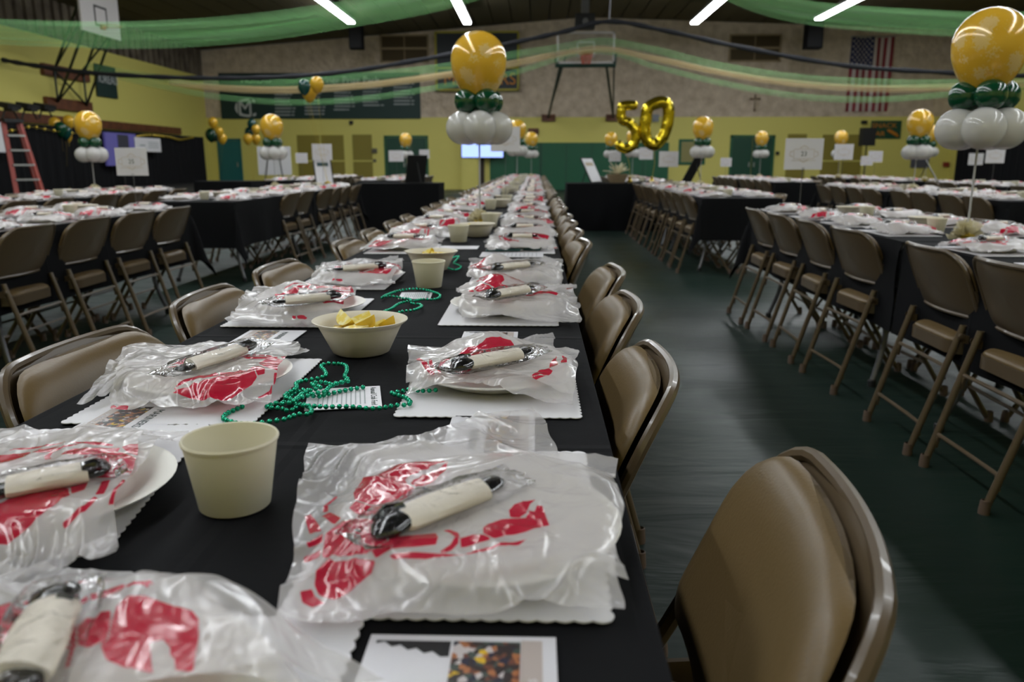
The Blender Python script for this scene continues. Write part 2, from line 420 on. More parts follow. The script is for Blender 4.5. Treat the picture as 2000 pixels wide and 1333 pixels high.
b = MB().box2((XL - .3, -5, 0), (XL, YW, ZYL), YELLOW).box2((XL - .3, -5, ZYL), (XL - .06, YW, ZE + .3), CORR)
y = -5
while y < YW:
    b.box((XL - .03, y, (ZYL + ZE + .3) / 2), (.12, .22, ZE + .3 - ZYL), CORR); y += .42
struct(b, 'wall_left', smooth=False)
b = MB().box2((XR, -5, 0), (XR + .3, YW, ZYL), YELLOW).box2((XR + .06, -5, ZYL), (XR + .3, YW, ZER + .3), CORR)
struct(b, 'wall_right', smooth=False)
struct(MB().box2((XL - .3, -5.3, 0), (XR + .3, -5, ZR), YELLOW), 'wall_near', smooth=False)
b = MB()
for xa, xb, za, zb in ((XL - .3, RX, ZE, ZR), (RX, XR + .3, ZR, ZER)):
    n = 22
    for i in range(n):              # boarded soffit
        x0 = xa + (xb - xa) * i / n; x1 = xa + (xb - xa) * (i + 1) / n; z0 = za + (zb - za) * i / n; z1 = za + (zb - za) * (i + 1) / n
        b.add([(x0, -5, z0), (x1 - .04, -5, z1), (x1 - .04, YW, z1), (x0, YW, z0), (x0, -5, z0 + .15), (x1, -5, z1 + .15), (x1, YW, z1 + .15), (x0, YW, z0 + .15)],
              [(3, 2, 1, 0), (4, 5, 6, 7), (0, 1, 5, 4), (1, 2, 6, 5), (2, 3, 7, 6)], CEIL)
struct(b, 'ceiling', smooth=False)
# red-brown timber rail along the left wall
a1 = WX(0, 226, XL + .02); a2 = WX(352, 262, XL + .02)
struct(MB().box2((XL, 8, a2.z - .02), (XL + .08, a2.y, a2.z + .22), WOOD), 'trim_1', smooth=False)

def wallbox(mb, x0, y0, x1, y1, m, th=.06, Y=YW, off=0.):
    a = W(x0, y0, Y); c = W(x1, y1, Y)
    return mb.box2((a.x, Y - off - th, c.z), (c.x, Y - off, a.z), m)
def door(n, x0, y0, x1, y1, m, leaves=2, frame=GREEN):
    a = W(x0, y0, YW); c = W(x1, y0, YW); z = a.z
    r = struct(MB().box2((a.x, YW - .05, .0), (a.x + .08, YW, z), frame).box2((c.x - .08, YW - .05, 0), (c.x, YW, z), frame).box2((a.x, YW - .05, z - .08), (c.x, YW, z), frame), 'door_%d' % n, smooth=False)
    w_ = (c.x - a.x - .16) / leaves
    for i in range(leaves):
        lf = MB().box2((a.x + .08 + i * w_ + .01, YW - .035, .01), (a.x + .08 + (i + 1) * w_ - .01, YW - .002, z - .09), m).build('door_leaf', r, smooth=False)
        s_ = 1 if i == 0 else -1
        hx = a.x + .08 + (w_ - .1 if i == 0 else w_ + .1)
        MB().box((hx, YW - .06, 1.0), (.03, .05, .18), ALU).build('door_handle', lf, smooth=False)
door(1, 424, 271, 470, 350, TEAL, 1, TEAL)
door(2, 750, 265, 836, 350, GREEND)
door(3, 1427, 264, 1514, 350, GREEND)
def panel(n, x0, y0, x1, rails=(0,)):
    a = W(x0, y0, YW); c = W(x1, y0, YW)
    r = struct(MB().box2((a.x, YW - .03, .0), (c.x, YW, a.z), OLIVE), 'trim_%d' % n, smooth=False)
    for v in rails: MB().box2((a.x, YW - .045, 1.12), (c.x, YW - .028, 1.17), YELLOW).build('rail', r, smooth=False)
    if x1 - x0 > 60: MB().box((a.x * .5 + c.x * .5, YW - .035, a.z / 2), (.04, .02, a.z), YELLOW).build('mullion', r, smooth=False)
panel(2, 580, 264, 671); panel(3, 688, 263, 726); panel(4, 1539, 262, 1576); panel(5, 1607, 263, 1686)
# folded green bleacher wall
a = W(957, 279, YW); c = W(1306, 279, YW)
r = struct(MB().box2((a.x, YW - .12, 0), (c.x, YW, a.z), GREEN), 'wall_green_partition', smooth=False)
for i in range(1, 7):
    x = a.x + (c.x - a.x) * i / 7
    MB().box((x, YW - .125, a.z / 2), (.09 if i in (2, 5) else .03, .02, a.z), GREEND).build('panel_seam', r, smooth=False)
b = MB(); wallbox(b, 1326, 272, 1376, 322, GREEN, .04)
r = struct(b, 'window_1', smooth=False)
b = MB(); wallbox(b, 1331, 277, 1371, 317, mat('window_pane', (.28, .25, .10), .3), .05); b.build('pane', r, smooth=False)
# yellow pier and dark slot under the television
b = MB(); a = W(903, 300, YW); c = W(960, 300, YW)
struct(MB().box2((a.x, YW - .35, 0), (W(935, 300, YW).x, YW, 2.4), YELLOW), 'trim_6', smooth=False)
struct(MB().box2((W(936, 300, YW).x, YW - .1, 0), (W(946, 300, YW).x, YW, 2.4), mat('slot_dark', (.03, .02, .01), .6)), 'trim_7', smooth=False)

# vents high on the far wall
def vent(x0, y0, x1, y1, label):
    t = W((x0 + x1) / 2, y1, YW); t = thing('wall_vent', label, 'vent', (t.x, YW, t.z))
    a = W(x0, y0, YW) - t.location; c = W(x1, y1, YW) - t.location
    MB().box2((a.x + .06, -.03, c.z + .06), (c.x - .06, -.005, a.z - .06), VENT).build('vent_panel', t, smooth=False)
    f = MB().box2((a.x, -.07, a.z - .06), (c.x, 0, a.z), VFRAME).box2((a.x, -.07, c.z), (c.x, 0, c.z + .06), VFRAME)
    f.box2((a.x, -.07, c.z), (a.x + .06, 0, a.z), VFRAME).box2((c.x - .06, -.07, c.z), (c.x, 0, a.z), VFRAME)
    f.box2((a.x, -.06, (a.z + c.z) / 2 - .04), (c.x, -.031, (a.z + c.z) / 2 + .04), VFRAME).box2(((a.x + c.x) / 2 - .02, -.05, c.z), ((a.x + c.x) / 2 + .02, -.031, a.z), VFRAME)
    f.build('vent_frame', t, smooth=False)
    sl = MB(); z = c.z + .1
    while z < a.z - .08:
        sl.box(((a.x + c.x) / 2, -.04, z), (c.x - a.x - .14, .02, .02), VENT, Matrix.Rotation(.6, 3, 'X')); z += .09
    sl.build('louvres', t, smooth=False)
vent(742, 68, 838, 122, 'brown louvred wall vent beside the scoreboard')
vent(1425, 67, 1523, 121, 'brown louvred wall vent between the glass backboard and the flag')

# scoreboard
a = W(850, 63, YW); c = W(1014, 178, YW)
t = thing('scoreboard', 'green scoreboard with yellow trim and orange team name on the far wall', 'scoreboard', ((a.x + c.x) / 2, YW - .02, c.z))
hw = (c.x - a.x) / 2; hh = a.z - c.z
MB().box2((-hw, -.2, 0), (hw, -.0, hh), SBLUE).build('casing', t, smooth=False)
f = MB()
for q in ((-hw, 0, hw, .07), (-hw, hh - .07, hw, hh), (-hw, 0, -hw + .07, hh), (hw - .07, 0, hw, hh), (-.04, .9, .04, hh), (-hw, .82, hw, .9)):
    f.box2((q[0], -.23, q[1]), (q[2], -.2, q[3]), SYEL)
f.build('yellow_trim', t, smooth=False)
text('lettering', 'MARINERS', .62, LETTERO, t, Matrix.Translation((.1, -.215, .42)) @ FACE_CAM, .01)

# athletics banner
a = W(427, 143, YW); c = W(822, 232, YW)
t = thing('record_banner', 'long dark green banner with white MC monogram and columns of names', 'banner', ((a.x + c.x) / 2, YW, c.z))
hw = (c.x - a.x) / 2; hh = a.z - c.z
MB().box2((-hw, -.05, 0), (hw, -.005, hh), BOARDG).build('banner_sheet', t, smooth=False)
def P2(px, py): p = W(px, py, YW - .06) - t.location; return p
p = P2(479, 214); text('monogram_c', 'C', 1.02, LETTERW, t, Matrix.Translation((p.x, -.055, p.z + .02)) @ FACE_CAM, .008, sx=1.35)
text('monogram_outline', 'M', .98, BOARDG, t, Matrix.Translation((p.x, -.062, p.z + .02)) @ FACE_CAM, .012, sx=.95)
text('monogram_m', 'M', .84, LETTERW, t, Matrix.Translation((p.x, -.066, p.z + .02)) @ FACE_CAM, .014, sx=.95)
p = P2(640, 157); text('lettering', 'Mariner Prize Pack', .36, LETTERW, t, Matrix.Translation((p.x + .7, -.055, p.z)) @ FACE_CAM, .005)
p = P2(500, 157); text('lettering', 'MOREAU', .3, LETTERG, t, Matrix.Translation((p.x, -.055, p.z)) @ FACE_CAM, .005)
random.seed(4)
for ci, cx in enumerate((532, 590, 648, 704, 764)):
    lines = MB()
    for k in range(9 if ci < 2 else (8 if ci == 2 else 7)):
        q = P2(cx, 172 + k * 6.6 - ci * 2.0); L = random.uniform(.62, .9)
        lines.box((q.x + L / 2, -.055, q.z), (L * .75, .01, .055), LETTERG).box((q.x + L * 1.0, -.055, q.z), (.12, .01, .05), LETTERG)
    lines.build('name_list', t, smooth=False)

# flag
a = W(1664, 72, YW - .05); c = W(1733, 218, YW - .05)
t = thing('flag', 'American flag hung vertically high on the far wall', 'flag', (a.x, YW - .05, c.z)); fw = c.x - a.x; fh = a.z - c.z
MB().tube([(-.05, .01, fh), (fw + .05, .01, fh)], .03, ALU, 8).build('pole', t)
sw = fw / 13
def wavy(x, z): return .03 * math.sin(x * 9 + z * 1.3)
for nm, par, mt in (('red_stripe', 0, FRED), ('white_stripe', 1, FWHT)):
    for i in range(13):
        if i % 2 != par: continue
        g = MB()
        top = fh * (1 - .4) if i < 7 else fh
        for j in range(12):
            z0 = top * j / 12; z1 = top * (j + 1) / 12; x0 = i * sw; x1 = x0 + sw
            g.add([(x0, wavy(x0, z0), z0), (x1, wavy(x1, z0), z0), (x1, wavy(x1, z1), z1), (x0, wavy(x0, z1), z1)], [(0, 1, 2, 3)], mt)
        g.build(nm, t)
g = MB()
for i in range(7):
    for j in range(8):
        x0 = i * sw; x1 = x0 + sw; z0 = fh * (.6 + .05 * j); z1 = fh * (.65 + .05 * j)
        g.add([(x0, wavy(x0, z0), z0), (x1, wavy(x1, z0), z0), (x1, wavy(x1, z1), z1), (x0, wavy(x0, z1), z1)], [(0, 1, 2, 3)], FBLUE)
g.build('blue_canton', t)
g = MB()
for r_ in range(11):
    for q in range(5 if r_ % 2 else 4):
        x = (q + (.5 if r_ % 2 == 0 else 0) + .5) * sw * 7 / 5; z = fh * (.62 + .36 * r_ / 10)
        if x > 7 * sw - .03: continue
        pts = []
        for k in range(10):
            an = math.pi / 2 + k * math.pi / 5; rr = .052 if k % 2 == 0 else .022
            pts.append((x + rr * math.cos(an), wavy(x, z) - .006, z + rr * math.sin(an)))
        g.add(pts, [tuple(range(10))], FWHT)
g.build('white_stars', t, smooth=False)

# crucifix
p = W(1473, 218, YW)
t = thing('crucifix', 'small brown crucifix on the far wall between backboard and flag', 'crucifix', (p.x, YW, p.z))
MB().box((0, -.03, .32), (.06, .04, .64), BRASS).box((0, -.03, .48), (.40, .05, .08), BRASS).build('cross', t, smooth=False)
g = MB(); g.tube([(0, -.07, .08), (.01, -.09, .22), (0, -.09, .36), (0, -.08, .46)], [.015, .03, .035, .03], LETTERGOLD, 6)
g.tube([(-.16, -.06, .52), (0, -.08, .45), (.16, -.06, .52)], .014, LETTERGOLD, 6); g.lathe([(0, -.035), (.03, 0), (0, .04)], LETTERGOLD, 8, (0, -.09, .52)); g.build('figure', t)

# snack bar sign
a = W(1702, 236, YW); c = W(1757, 271, YW)
t = thing('snack_bar_sign', 'green SNACK BAR sign with orange letters and hot dog on the far wall', 'sign', ((a.x + c.x) / 2, YW, c.z)); hw = (c.x - a.x) / 2; hh = a.z - c.z
MB().box2((-hw, -.05, 0), (hw, 0, hh), GREEND).build('board', t, smooth=False)
text('lettering', 'SNACK', .26, LETTERO, t, Matrix.Translation((-.08, -.055, hh * .72)) @ FACE_CAM, .004, sx=1.15)
text('lettering', 'BAR', .26, LETTERO, t, Matrix.Translation((-.3, -.055, hh * .26)) @ FACE_CAM, .004, sx=1.15)
MB().tube([(.05, -.055, hh * .48), (.15, -.06, hh * .42), (.4, -.06, hh * .22), (.5, -.055, hh * .12)], [.03, .07, .07, .03], LETTERO, 8).build('hot_dog', t)

# loudspeakers hung from the ceiling
def hung_speaker(x0, y0, x1, y1, Y, label):
    a = W(x0, y0, Y); c = W(x1, y1, Y); xc = (a.x + c.x) / 2
    t = thing('hanging_speaker', label, 'speaker', (xc, Y, c.z)); w_ = c.x - a.x; h_ = a.z - c.z
    MB().box((0, w_ * .4, h_ / 2), (w_, w_ * .8, h_), CLOTH2, taper=.97).build('cabinet', t, smooth=False)
    MB().box((0, -.005, h_ / 2), (w_ * .86, .02, h_ * .9), mat('speaker_grille', (.012, .012, .014), .8, bump=(300, .5, 1))).build('grille', t, smooth=False)
    zc = ceil_z(xc) - c.z
    MB().bar((-w_ * .3, w_ * .3, h_), (-w_ * .3, w_ * .3, zc), .03, BLACK).bar((w_ * .3, w_ * .3, h_), (w_ * .3, w_ * .3, zc), .03, BLACK).build('bracket', t, smooth=False)
hung_speaker(680, 49, 708, 95, 30.6, 'black loudspeaker hung from the ceiling above the long banner')
hung_speaker(1579, 40, 1607, 94, 30.6, 'black loudspeaker hung from the ceiling next to the flag')
p = W(1142, 57, 27)
t = thing('projector', 'black ceiling projector on a grey mast above the glass backboard', 'projector', (p.x, 27, p.z))
MB().box((0, 0, .22), (.62, .5, .44), BLACK).build('casing', t, smooth=False)
MB().lathe([(.09, 0), (.09, .08), (.06, .08), (0, .07)], GREYSTEEL, 16, (0, -.25, .2), Matrix.Rotation(math.pi / 2, 3, 'X')).build('lens', t)
zq = ceil_z(p.x + .13) - p.z - .46; MB().box((0, 0, .44 + zq / 2), (.25, .25, zq), GREYSTEEL).build('mast', t, smooth=False)

# ceiling strip lights
for i, (x0, y0) in enumerate(((686, 46), (913, 47), (1356, 47), (1598, 39))):
    Y = 29.0; p = W(x0, y0, Y)
    nm = ['strip light directly over the long green banner', 'strip light above the middle row and balloon', 'strip light between glass backboard and far vent', 'strip light ending above the loudspeaker by the flag'][i]
    t = thing('strip_light', 'long white ceiling ' + nm, 'light', (p.x, 0, p.z))
    MB().box((0, 12.5, .09), (.30, 33, .09), LAMPBODY).build('housing', t, smooth=False)
    MB().box((0, 12.5, .02), (.24, 32.96, .05), LAMP).build('diffuser', t, smooth=False)
    zc = ceil_z(p.x) - p.z
    for yy in (4, 12, 20, 27): MB().tube([(0, yy, .13), (0, yy, zc)], .008, GREYSTEEL, 6).build('hanger', t)

# glass backboard on the far wall
Yb = 27.5; a = W(1088, 62, Yb); c = W(1200, 124, Yb)
t = thing('glass_backboard', 'glass basketball backboard with green padded edge swung up on the far wall', 'backboard', ((a.x + c.x) / 2, Yb, c.z)); hw = (c.x - a.x) / 2; hh = a.z - c.z
MB().box((0, 0, hh / 2), (2 * hw - .06, .02, hh - .06), MATS_GLASS).build('glass', t, smooth=False)
f = MB()
for q in ((-hw, 0, hw, .06), (-hw, hh - .06, hw, hh), (-hw, 0, -hw + .06, hh), (hw - .06, 0, hw, hh)): f.box2((q[0], -.03, q[1]), (q[2], .03, q[3]), BBWHITE)
f.build('frame', t, smooth=False)
MB().tube([(-hw - .03, 0, .4), (-hw - .03, 0, -.06), (hw + .03, 0, -.06), (hw + .03, 0, .4)], .07, mat('pad_green', (.004, .03, .02), .5), 8).build('edge_padding', t)
f = MB()
for q in ((-.3, .2, .3, .25), (-.3, .64, .3, .69), (-.3, .2, -.25, .69), (.25, .2, .3, .69)): f.box2((q[0], -.02, q[1]), (q[2], -.012, q[3]), BBWHITE)
f.build('target_square', t, smooth=False)
g = MB(); g.tube([(.23 * math.cos(k * math.pi / 8), -.3 + .23 * math.sin(k * math.pi / 8), .32) for k in range(16)], .012, HOOPRED, 6, True); g.box((0, -.04, .3), (.2, .08, .12), HOOPRED); g.build('rim', t)
g = MB()
for k in range(12):
    for s_ in (1, -1):
        a0 = k * math.pi / 6; a1 = a0 + s_ * math.pi / 6
        g.tube([(.22 * math.cos(a0), -.3 + .22 * math.sin(a0), .31), (.13 * math.cos(a1), -.3 + .13 * math.sin(a1), -.05)], .008, HOOPRED, 4)
g.build('net', t)
g = MB(); DKG = mat('post_green', (.008, .02, .018), .5)
wl = W(1071, 229, YW) - t.location; wr = W(1197, 229, YW) - t.location
for wx, bx in ((wl.x, -hw + .12), (wr.x, hw - .25)):
    g.tube([(wx, YW - Yb - .15, wl.z), (bx, .06, -.08)], .045, DKG, 8); g.tube([(wx, YW - Yb - .15, wl.z + .05), (bx + .25, .2, .5)], .03, DKG, 8)
g.build('support_arms', t)
for wx in (wl.x, wr.x):
    MB().box((wx, YW - Yb - .06, wl.z - .03), (.55, .12, .26), WOOD).build('mounting_block', t, smooth=False)

# white backboard off the left wall
Xb = -11.0; a = WX(156, 30, Xb); c = WX(235, 80, Xb)
yc = (a.y + c.y) / 2; zb = c.z
t = thing('white_backboard', 'white basketball backboard braced off the yellow wall', 'backboard', (Xb, yc, zb)); hw = (c.y - a.y) / 2
MB().box((0, 0, .55), (.05, 2 * hw, 1.1), BBWHITE).build('board', t, smooth=False)
f = MB()
for q in ((-.3, .2, .3, .25), (-.3, .64, .3, .69), (-.3, .2, -.25, .69), (.25, .2, .3, .69)): f.box2((.026, q[0], q[1]), (.034, q[2], q[3]), BLACK)
f.build('target_square', t, smooth=False)
g = MB(); g.tube([(.28 + .23 * math.cos(k * math.pi / 8), .23 * math.sin(k * math.pi / 8), .22) for k in range(16)], .012, HOOPRED, 6, True); g.box((.05, 0, .2), (.08, .16, .12), HOOPRED); g.build('rim', t)
L = t.location
m1a = WX(78, 134, XL) - L; m1b = WX(168, 151, XL) - L; m2a = WX(84, 196, XL) - L; m2b = WX(174, 214, XL) - L
for A_, B_ in ((m1a, m1b), (m2a, m2b)):
    MB().box((A_.x + .06, (A_.y + B_.y) / 2, (A_.z + B_.z) / 2), (.12, B_.y - A_.y, .3), WOOD).build('mounting_block', t, smooth=False)
g = MB(); mx = m1a.x + .15; y0 = m1a.y + .4; y1 = m1b.y - .4; z1 = m1a.z; z2 = m2a.z
for yy, yb in ((y0, -hw + .3), (y1, hw - .3)):
    g.tube([(mx, yy, z1), (-.05, yb, .9)], .035, DKG, 8); g.tube([(mx, yy, z2), (-.05, yb, .15)], .035, DKG, 8)
    g.tube([(mx, yy, z2), (mx, yy, z1)], .03, DKG, 8)
g.tube([(mx, y0, z2), (-.05, hw - .3, .15)], .025, DKG, 8); g.tube([(mx, y1, z2), (mx, y0, z1)], .025, DKG, 8); g.tube([(mx, y0, z1), (-.4, 0, .5)], .025, DKG, 8)
g.build('support_arms', t)

# MOREAU banner on the left wall
a = WX(187, 154, XL + .05); c = WX(230, 192, XL + .05)
t = thing('moreau_banner', 'green MOREAU banner hung on the yellow side wall', 'banner', (XL + .05, (a.y + c.y) / 2, c.z - .05)); hy = (c.y - a.y) / 2
MB().box((0, 0, .5), (.03, 2 * hy, .95), BOARDG).build('banner_sheet', t, smooth=False)
text('lettering', 'MOREAU', .36, LETTERW, t, Matrix.Translation((.022, 0, .55)) @ Matrix.Rotation(math.pi / 2, 4, 'Z') @ FACE_CAM, .004, sx=.9)

# small wall fittings
def fitting(name, label, cat, x0, y0, x1, y1, m, th=.12):
    a = W(x0, y0, YW); c = W(x1, y1, YW)
    g = MB().box(((0, -th / 2, (a.z - c.z) / 2)), (c.x - a.x, th, a.z - c.z), m).box((0, -th - .01, (a.z - c.z) * .55), ((c.x - a.x) * .7, .02, (a.z - c.z) * .5), m)
    tag(g.build(name, loc=((a.x + c.x) / 2, YW, c.z), smooth=False), label, cat)
fitting('exit_light', 'small red-brown light box on the far wall above the green partition', 'light fixture', 1031, 251, 1052, 262, WOOD)
fitting('wall_intercom', 'small grey box on far wall seen through the foil zero', 'wall box', 1274, 224, 1286, 238, mat('fitting_grey', (.2, .22, .24), .4))
fitting('fire_alarm', 'small red fire alarm on yellow wall beside right-hand black curtain', 'fire alarm', 1842, 317, 1850, 326, CONC_RED)
fitting('wall_poster', 'grey poster board on yellow wall behind easel sign', 'poster', 1780, 304, 1812, 328, mat('poster_grey', (.10, .10, .13), .5), .05)
fitting('alarm_bell', 'round grey bell beside the green double door near the olive panels', 'bell', 727, 290, 737, 299, STEELWALL, .1)
fitting('wall_switch', 'small light switch box under the grey bell', 'switch', 729, 311, 735, 317, STEELWALL, .06)
fitting('wall_camera', 'tiny dark camera on the yellow wall below the long banner', 'camera', 683, 236, 690, 243, BLACK, .12)
fitting('card_reader', 'small dark box beside green double door near the large white number sign', 'wall box', 1515, 296, 1521, 303, BLACK, .06)
fitting('wall_horn', 'small black horn box on the wall by the snack sign', 'wall box', 1682, 236, 1690, 242, BLACK, .2)

# television
a = W(900, 265, YW - .4); c = W(984, 309, YW - .4)
t = thing('television', 'wall television showing a pale blue screen behind the balloon centrepiece', 'television', ((a.x + c.x) / 2, YW - .4, c.z)); hw = (c.x - a.x) / 2; hh = a.z - c.z
MB().box((0, .03, hh / 2), (2 * hw, .06, hh), BLACK).build('bezel', t, smooth=False)
MB().box((0, -.005, hh / 2), (2 * hw - .06, .01, hh - .06), SCREEN).build('screen', t, smooth=False)
MB().box((-.05, -.012, hh - .22), (.42, .004, .3), GREEND).build('screen_emblem', t, smooth=False)
MB().box((0, .22, hh / 2), (.3, .34, .3), BLACK).build('wall_bracket', t, smooth=False)

# speaker on a stand by the snack sign
Y = 29.; a = W(1683, 250, Y); c = W(1705, 285, Y)
t = thing('stand_speaker', 'black loudspeaker on a pole stand below the snack bar sign', 'speaker', ((a.x + c.x) / 2, Y, 0))
MB().box((0, 0, (a.z + c.z) / 2), (c.x - a.x, .35, a.z - c.z), BLACK).build('cabinet', t, smooth=False)
MB().tube([(0, 0, .05), (0, 0, c.z)], .025, BLACK, 8).build('pole', t)
for k in range(3): MB().tube([(0, 0, .6), (.5 * math.cos(k * 2.1), .5 * math.sin(k * 2.1), .015)], .015, BLACK, 6).build('leg', t)

# ------------------------------------------------------------------ pipe and drape, garland, screen, signs at the left
def drape(name, label, p0, p1, z0, z1, folds=.22, amp=.05):
    g = MB(); p0 = Vector(p0); p1 = Vector(p1); L_ = (p1 - p0).length; n = int(L_ / .06); d = (p1 - p0).normalized(); nn = Vector((-d.y, d.x, 0)); vs = []; fs = []
    for i in range(n + 1):
        s_ = L_ * i / n
        for j in range(5):
            z = z0 + (z1 - z0) * j / 4; am = amp * (1.15 - .6 * j / 4)
            o = am * math.sin(s_ * 2 * math.pi / folds + .8 * math.sin(s_ * 1.7)); vs.append(p0 + d * s_ + nn * o + Vector((0, 0, z)))
    for i in range(n):
        for j in range(4): fs.append((i * 5 + j, (i + 1) * 5 + j, (i + 1) * 5 + j + 1, i * 5 + j + 1))
    g.add(vs, fs, CLOTH2); return tag(g.build(name), label, 'curtain')
zt = WX(395, 268, -12).z
drape('stage_curtain', 'long black pleated curtain along the yellow side wall', (-12, 9, 0), (-12, WX(396, 268, -12).y, 0), .02, zt)
yr = WX(1872, 272, 15.6)
drape('black_curtain', 'black pleated curtain at the end of the hall by the fire alarm', (15.6, yr.y, 0), (15.6, 14, 0), .02, yr.z + .12)
# low stage
t = tag(MB().box((0, 0, .2), (4.5, 9, .4), BLACK).build('stage_platform', loc=(-9.6, 23.5, 0), smooth=False), 'low black stage platform in front of the long side curtain', 'platform')
g = MB(); P = []; random.seed(9)
def garland(pts, label, r=.045, step=.12):
    t = thing('gold_garland', label, 'garland', pts[0])
    o = Vector(pts[0]); pp = smoothpath(pts, 12); MB().tube([p - o for p in pp], .006, GARL, 5).build('cord', t)
    acc = 0; last = pp[0]; first = None; n = 0
    for p in pp[1:]:
        acc += (p - last).length; last = p
        if acc >= step and n < 90:
            acc = 0; n += 1
            if first is None:
                first = MB().lathe([(0, -r), (r * .7, -r * .7), (r, 0), (r * .7, r * .7), (0, r)], GARL, 8).build('bauble', t, loc=p - o)
            else:
                c_ = first.copy(); COL.objects.link(c_); c_.parent = t; c_.location = p - o
garland([WX(262, 268, -11.9), WX(290, 264, -11.9), WX(330, 268, -11.9), WX(352, 273, -11.9), WX(378, 268, -11.9)], 'gold bauble garland on the far end of the long side curtain', .04)
garland([WX(5, 258, -11.9), WX(30, 254, -11.9), WX(60, 248, -11.9), WX(90, 253, -11.9), WX(140, 260, -11.9), WX(195, 257, -11.9)], 'gold bauble garland on the curtain behind the red ladder', .04, .3)
garland([WX(1985, 262, 15.4), WX(1992, 263, 15.4), WX(2010, 263, 15.4)], 'gold garland on the curtain behind the big balloons', .04, .1)
a = WX(202, 258, -11.8); c = WX(262, 262, -11.8); zb = WX(208, 324, -11.8).z
t = thing('projection_panel', 'tall violet lit panel standing against the black side curtain', 'screen', (-11.8, (a.y + c.y) / 2, zb)); hy = (c.y - a.y) / 2
MB().box((0, 0, (a.z - zb) / 2), (.06, 2 * hy, a.z - zb), mat('violet_panel', (.09, .08, .24), .5, emit=((.10, .09, .36), .15))).build('panel', t, smooth=False)
MB().box((0, 0, -(zb - .4) / 2), (.05, .1, zb - .4), BLACK).box((0, 0, .41 - zb), (.4, .5, .02), BLACK).build('stand', t, smooth=False)
MB().box((.035, .1, (a.z - zb) * .6), (.01, hy * .7, (a.z - zb) * .7), mat('violet_dark', (.04, .04, .06), .5)).build('picture', t, smooth=False)
a = WX(262, 268, -11.75); c = WX(312, 268, -11.75); zb = WX(270, 296, -11.75).z
t = thing('curtain_sign', 'white printed sign pinned to the black curtain behind the number sign', 'sign', (-11.75, (a.y + c.y) / 2, zb)); hy = (c.y - a.y) / 2; hh = a.z - zb
MB().box((0, 0, hh / 2), (.02, 2 * hy, hh), PAPER).build('sheet', t, smooth=False)
g = MB(); g.box((.012, -hy * .45, hh * .45), (.004, hy * .4, hh * .1), LETTERG)
for k in range(4): g.box((.012, hy * .4, hh * (.3 + .13 * k)), (.004, hy * .8, hh * .05), LETTERG)
g.build('printing', t, smooth=False)
a = WX(-20, 262, -11.75); zb = WX(0, 292, -11.75).z; c = WX(14, 262, -11.75)
tag(MB().box((0, 0, .3), (.02, c.y - a.y, .72), PAPER).build('white_sign', loc=(-11.75, (a.y + c.y) / 2, zb), smooth=False), 'white sign cut by the edge of the photo, behind the red ladder', 'sign')

# stage lights on the rail
for i, px in enumerate((12, 50, 83)):
    p = WX(px, 232, -12.6)
    t = thing('stage_lamp', ['black stage lamp above the top of the red ladder', 'middle one of the three black stage lamps on the wall rail', 'black stage lamp closest to the gold and green balloons'][i], 'stage lamp', (p.x + .1, p.y, p.z), group='stage lamps on the wall rail')
    MB().box((0, 0, .30), (.30, .50, .12), BLACK, Matrix.Rotation(.2, 3, 'Y')).box((.05, 0, .22), (.2, .26, .1), BLACK).build('lamp_body', t, smooth=False)
    for s_ in (-1, 1): MB().tube([(s_ * .02, s_ * .1, .22), (s_ * .05, s_ * .22, 0)], .02, BLACK, 6).build('leg', t)

# red stepladder
Yl = 14.5; top = W(22, 236, Yl); 
t = thing('stepladder', 'red fibreglass stepladder with grey treads in front of the black side curtain', 'ladder', (top.x, Yl, 0), 1.05)
H = top.z
for s_ in (-1, 1):
    MB().bar((s_ * .14, 0, H), (s_ * .27, -.44, 0), .075, LADDER, .03).build('rail', t, smooth=False)
    MB().bar((s_ * .13, .07, H - .05), (s_ * .24, -.33, 0), .04, LADDER, .025).build('back_rail', t, smooth=False)
MB().box((0, 0, H), (.34, .2, .06), BLACK).build('top_cap', t, smooth=False)
for k in range(1, 7):
    z = H * (1 - k / 7.); q = 1 - z / H; hw = .14 + .13 * q
    MB().box((0, -.44 * q, z), (2 * hw - .02, .1, .03), ALU).build('tread', t, smooth=False)
    MB().bar((-hw + .01, .07 - .40 * q, z), (hw - .01, .07 - .40 * q, z), .02, ALU).build('back_brace', t, smooth=False)

# ------------------------------------------------------------------ tulle swags
def swag(name, label, pts, Y, width, m, drift=0., strands=1, rope=False):
    P = [W(x, y, Y + drift * (x - 1000) / 1000) for x, y in pts]
    P = smoothpath(P, 14)
    if rope:
        g = MB(); rs = [width * (1 + .15 * math.sin(i * .9)) for i in range(len(P))]
        g.tube(P, rs, m, 8); return tag(g.build(name), label, 'fabric swag')
    g = MB(); vs = []; fs = []; uv = []; n = 9
    s_ = 0
    for i, p in enumerate(P):
        if i: s_ += (p - P[i - 1]).length
        for j in range(n):
            a = j / (n - 1) - .5
            vs.append(p + Vector((0, .35 * width * math.sin(j * 1.9 + s_ * .4), a * width)))
            uv.append((s_, a * 2, 0))
    for i in range(len(P) - 1):
        for j in range(n - 1): fs.append((i * n + j, (i + 1) * n + j, (i + 1) * n + j + 1, i * n + j + 1))
    g.add(vs, fs, m); o = g.build(name)
    at = o.data.attributes.new('uvw', 'FLOAT_VECTOR', 'POINT'); at.data.foreach_set('vector', [c for u in uv for c in u])
    return tag(o, label, 'fabric swag')
swag('tulle_swag', 'wide sheer green tulle swag crossing in front of the white backboard', [(-250, 40), (-60, 58), (100, 66), (300, 68), (500, 54), (700, 25), (880, -8), (1040, -60)], 12, .34, TULG)
swag('tulle_swag', 'wide sheer green tulle swag above the flag and big balloons', [(1380, -40), (1480, 2), (1600, 27), (1800, 43), (1950, 48), (2200, 40)], 12, .30, TULG)
PK = 21.
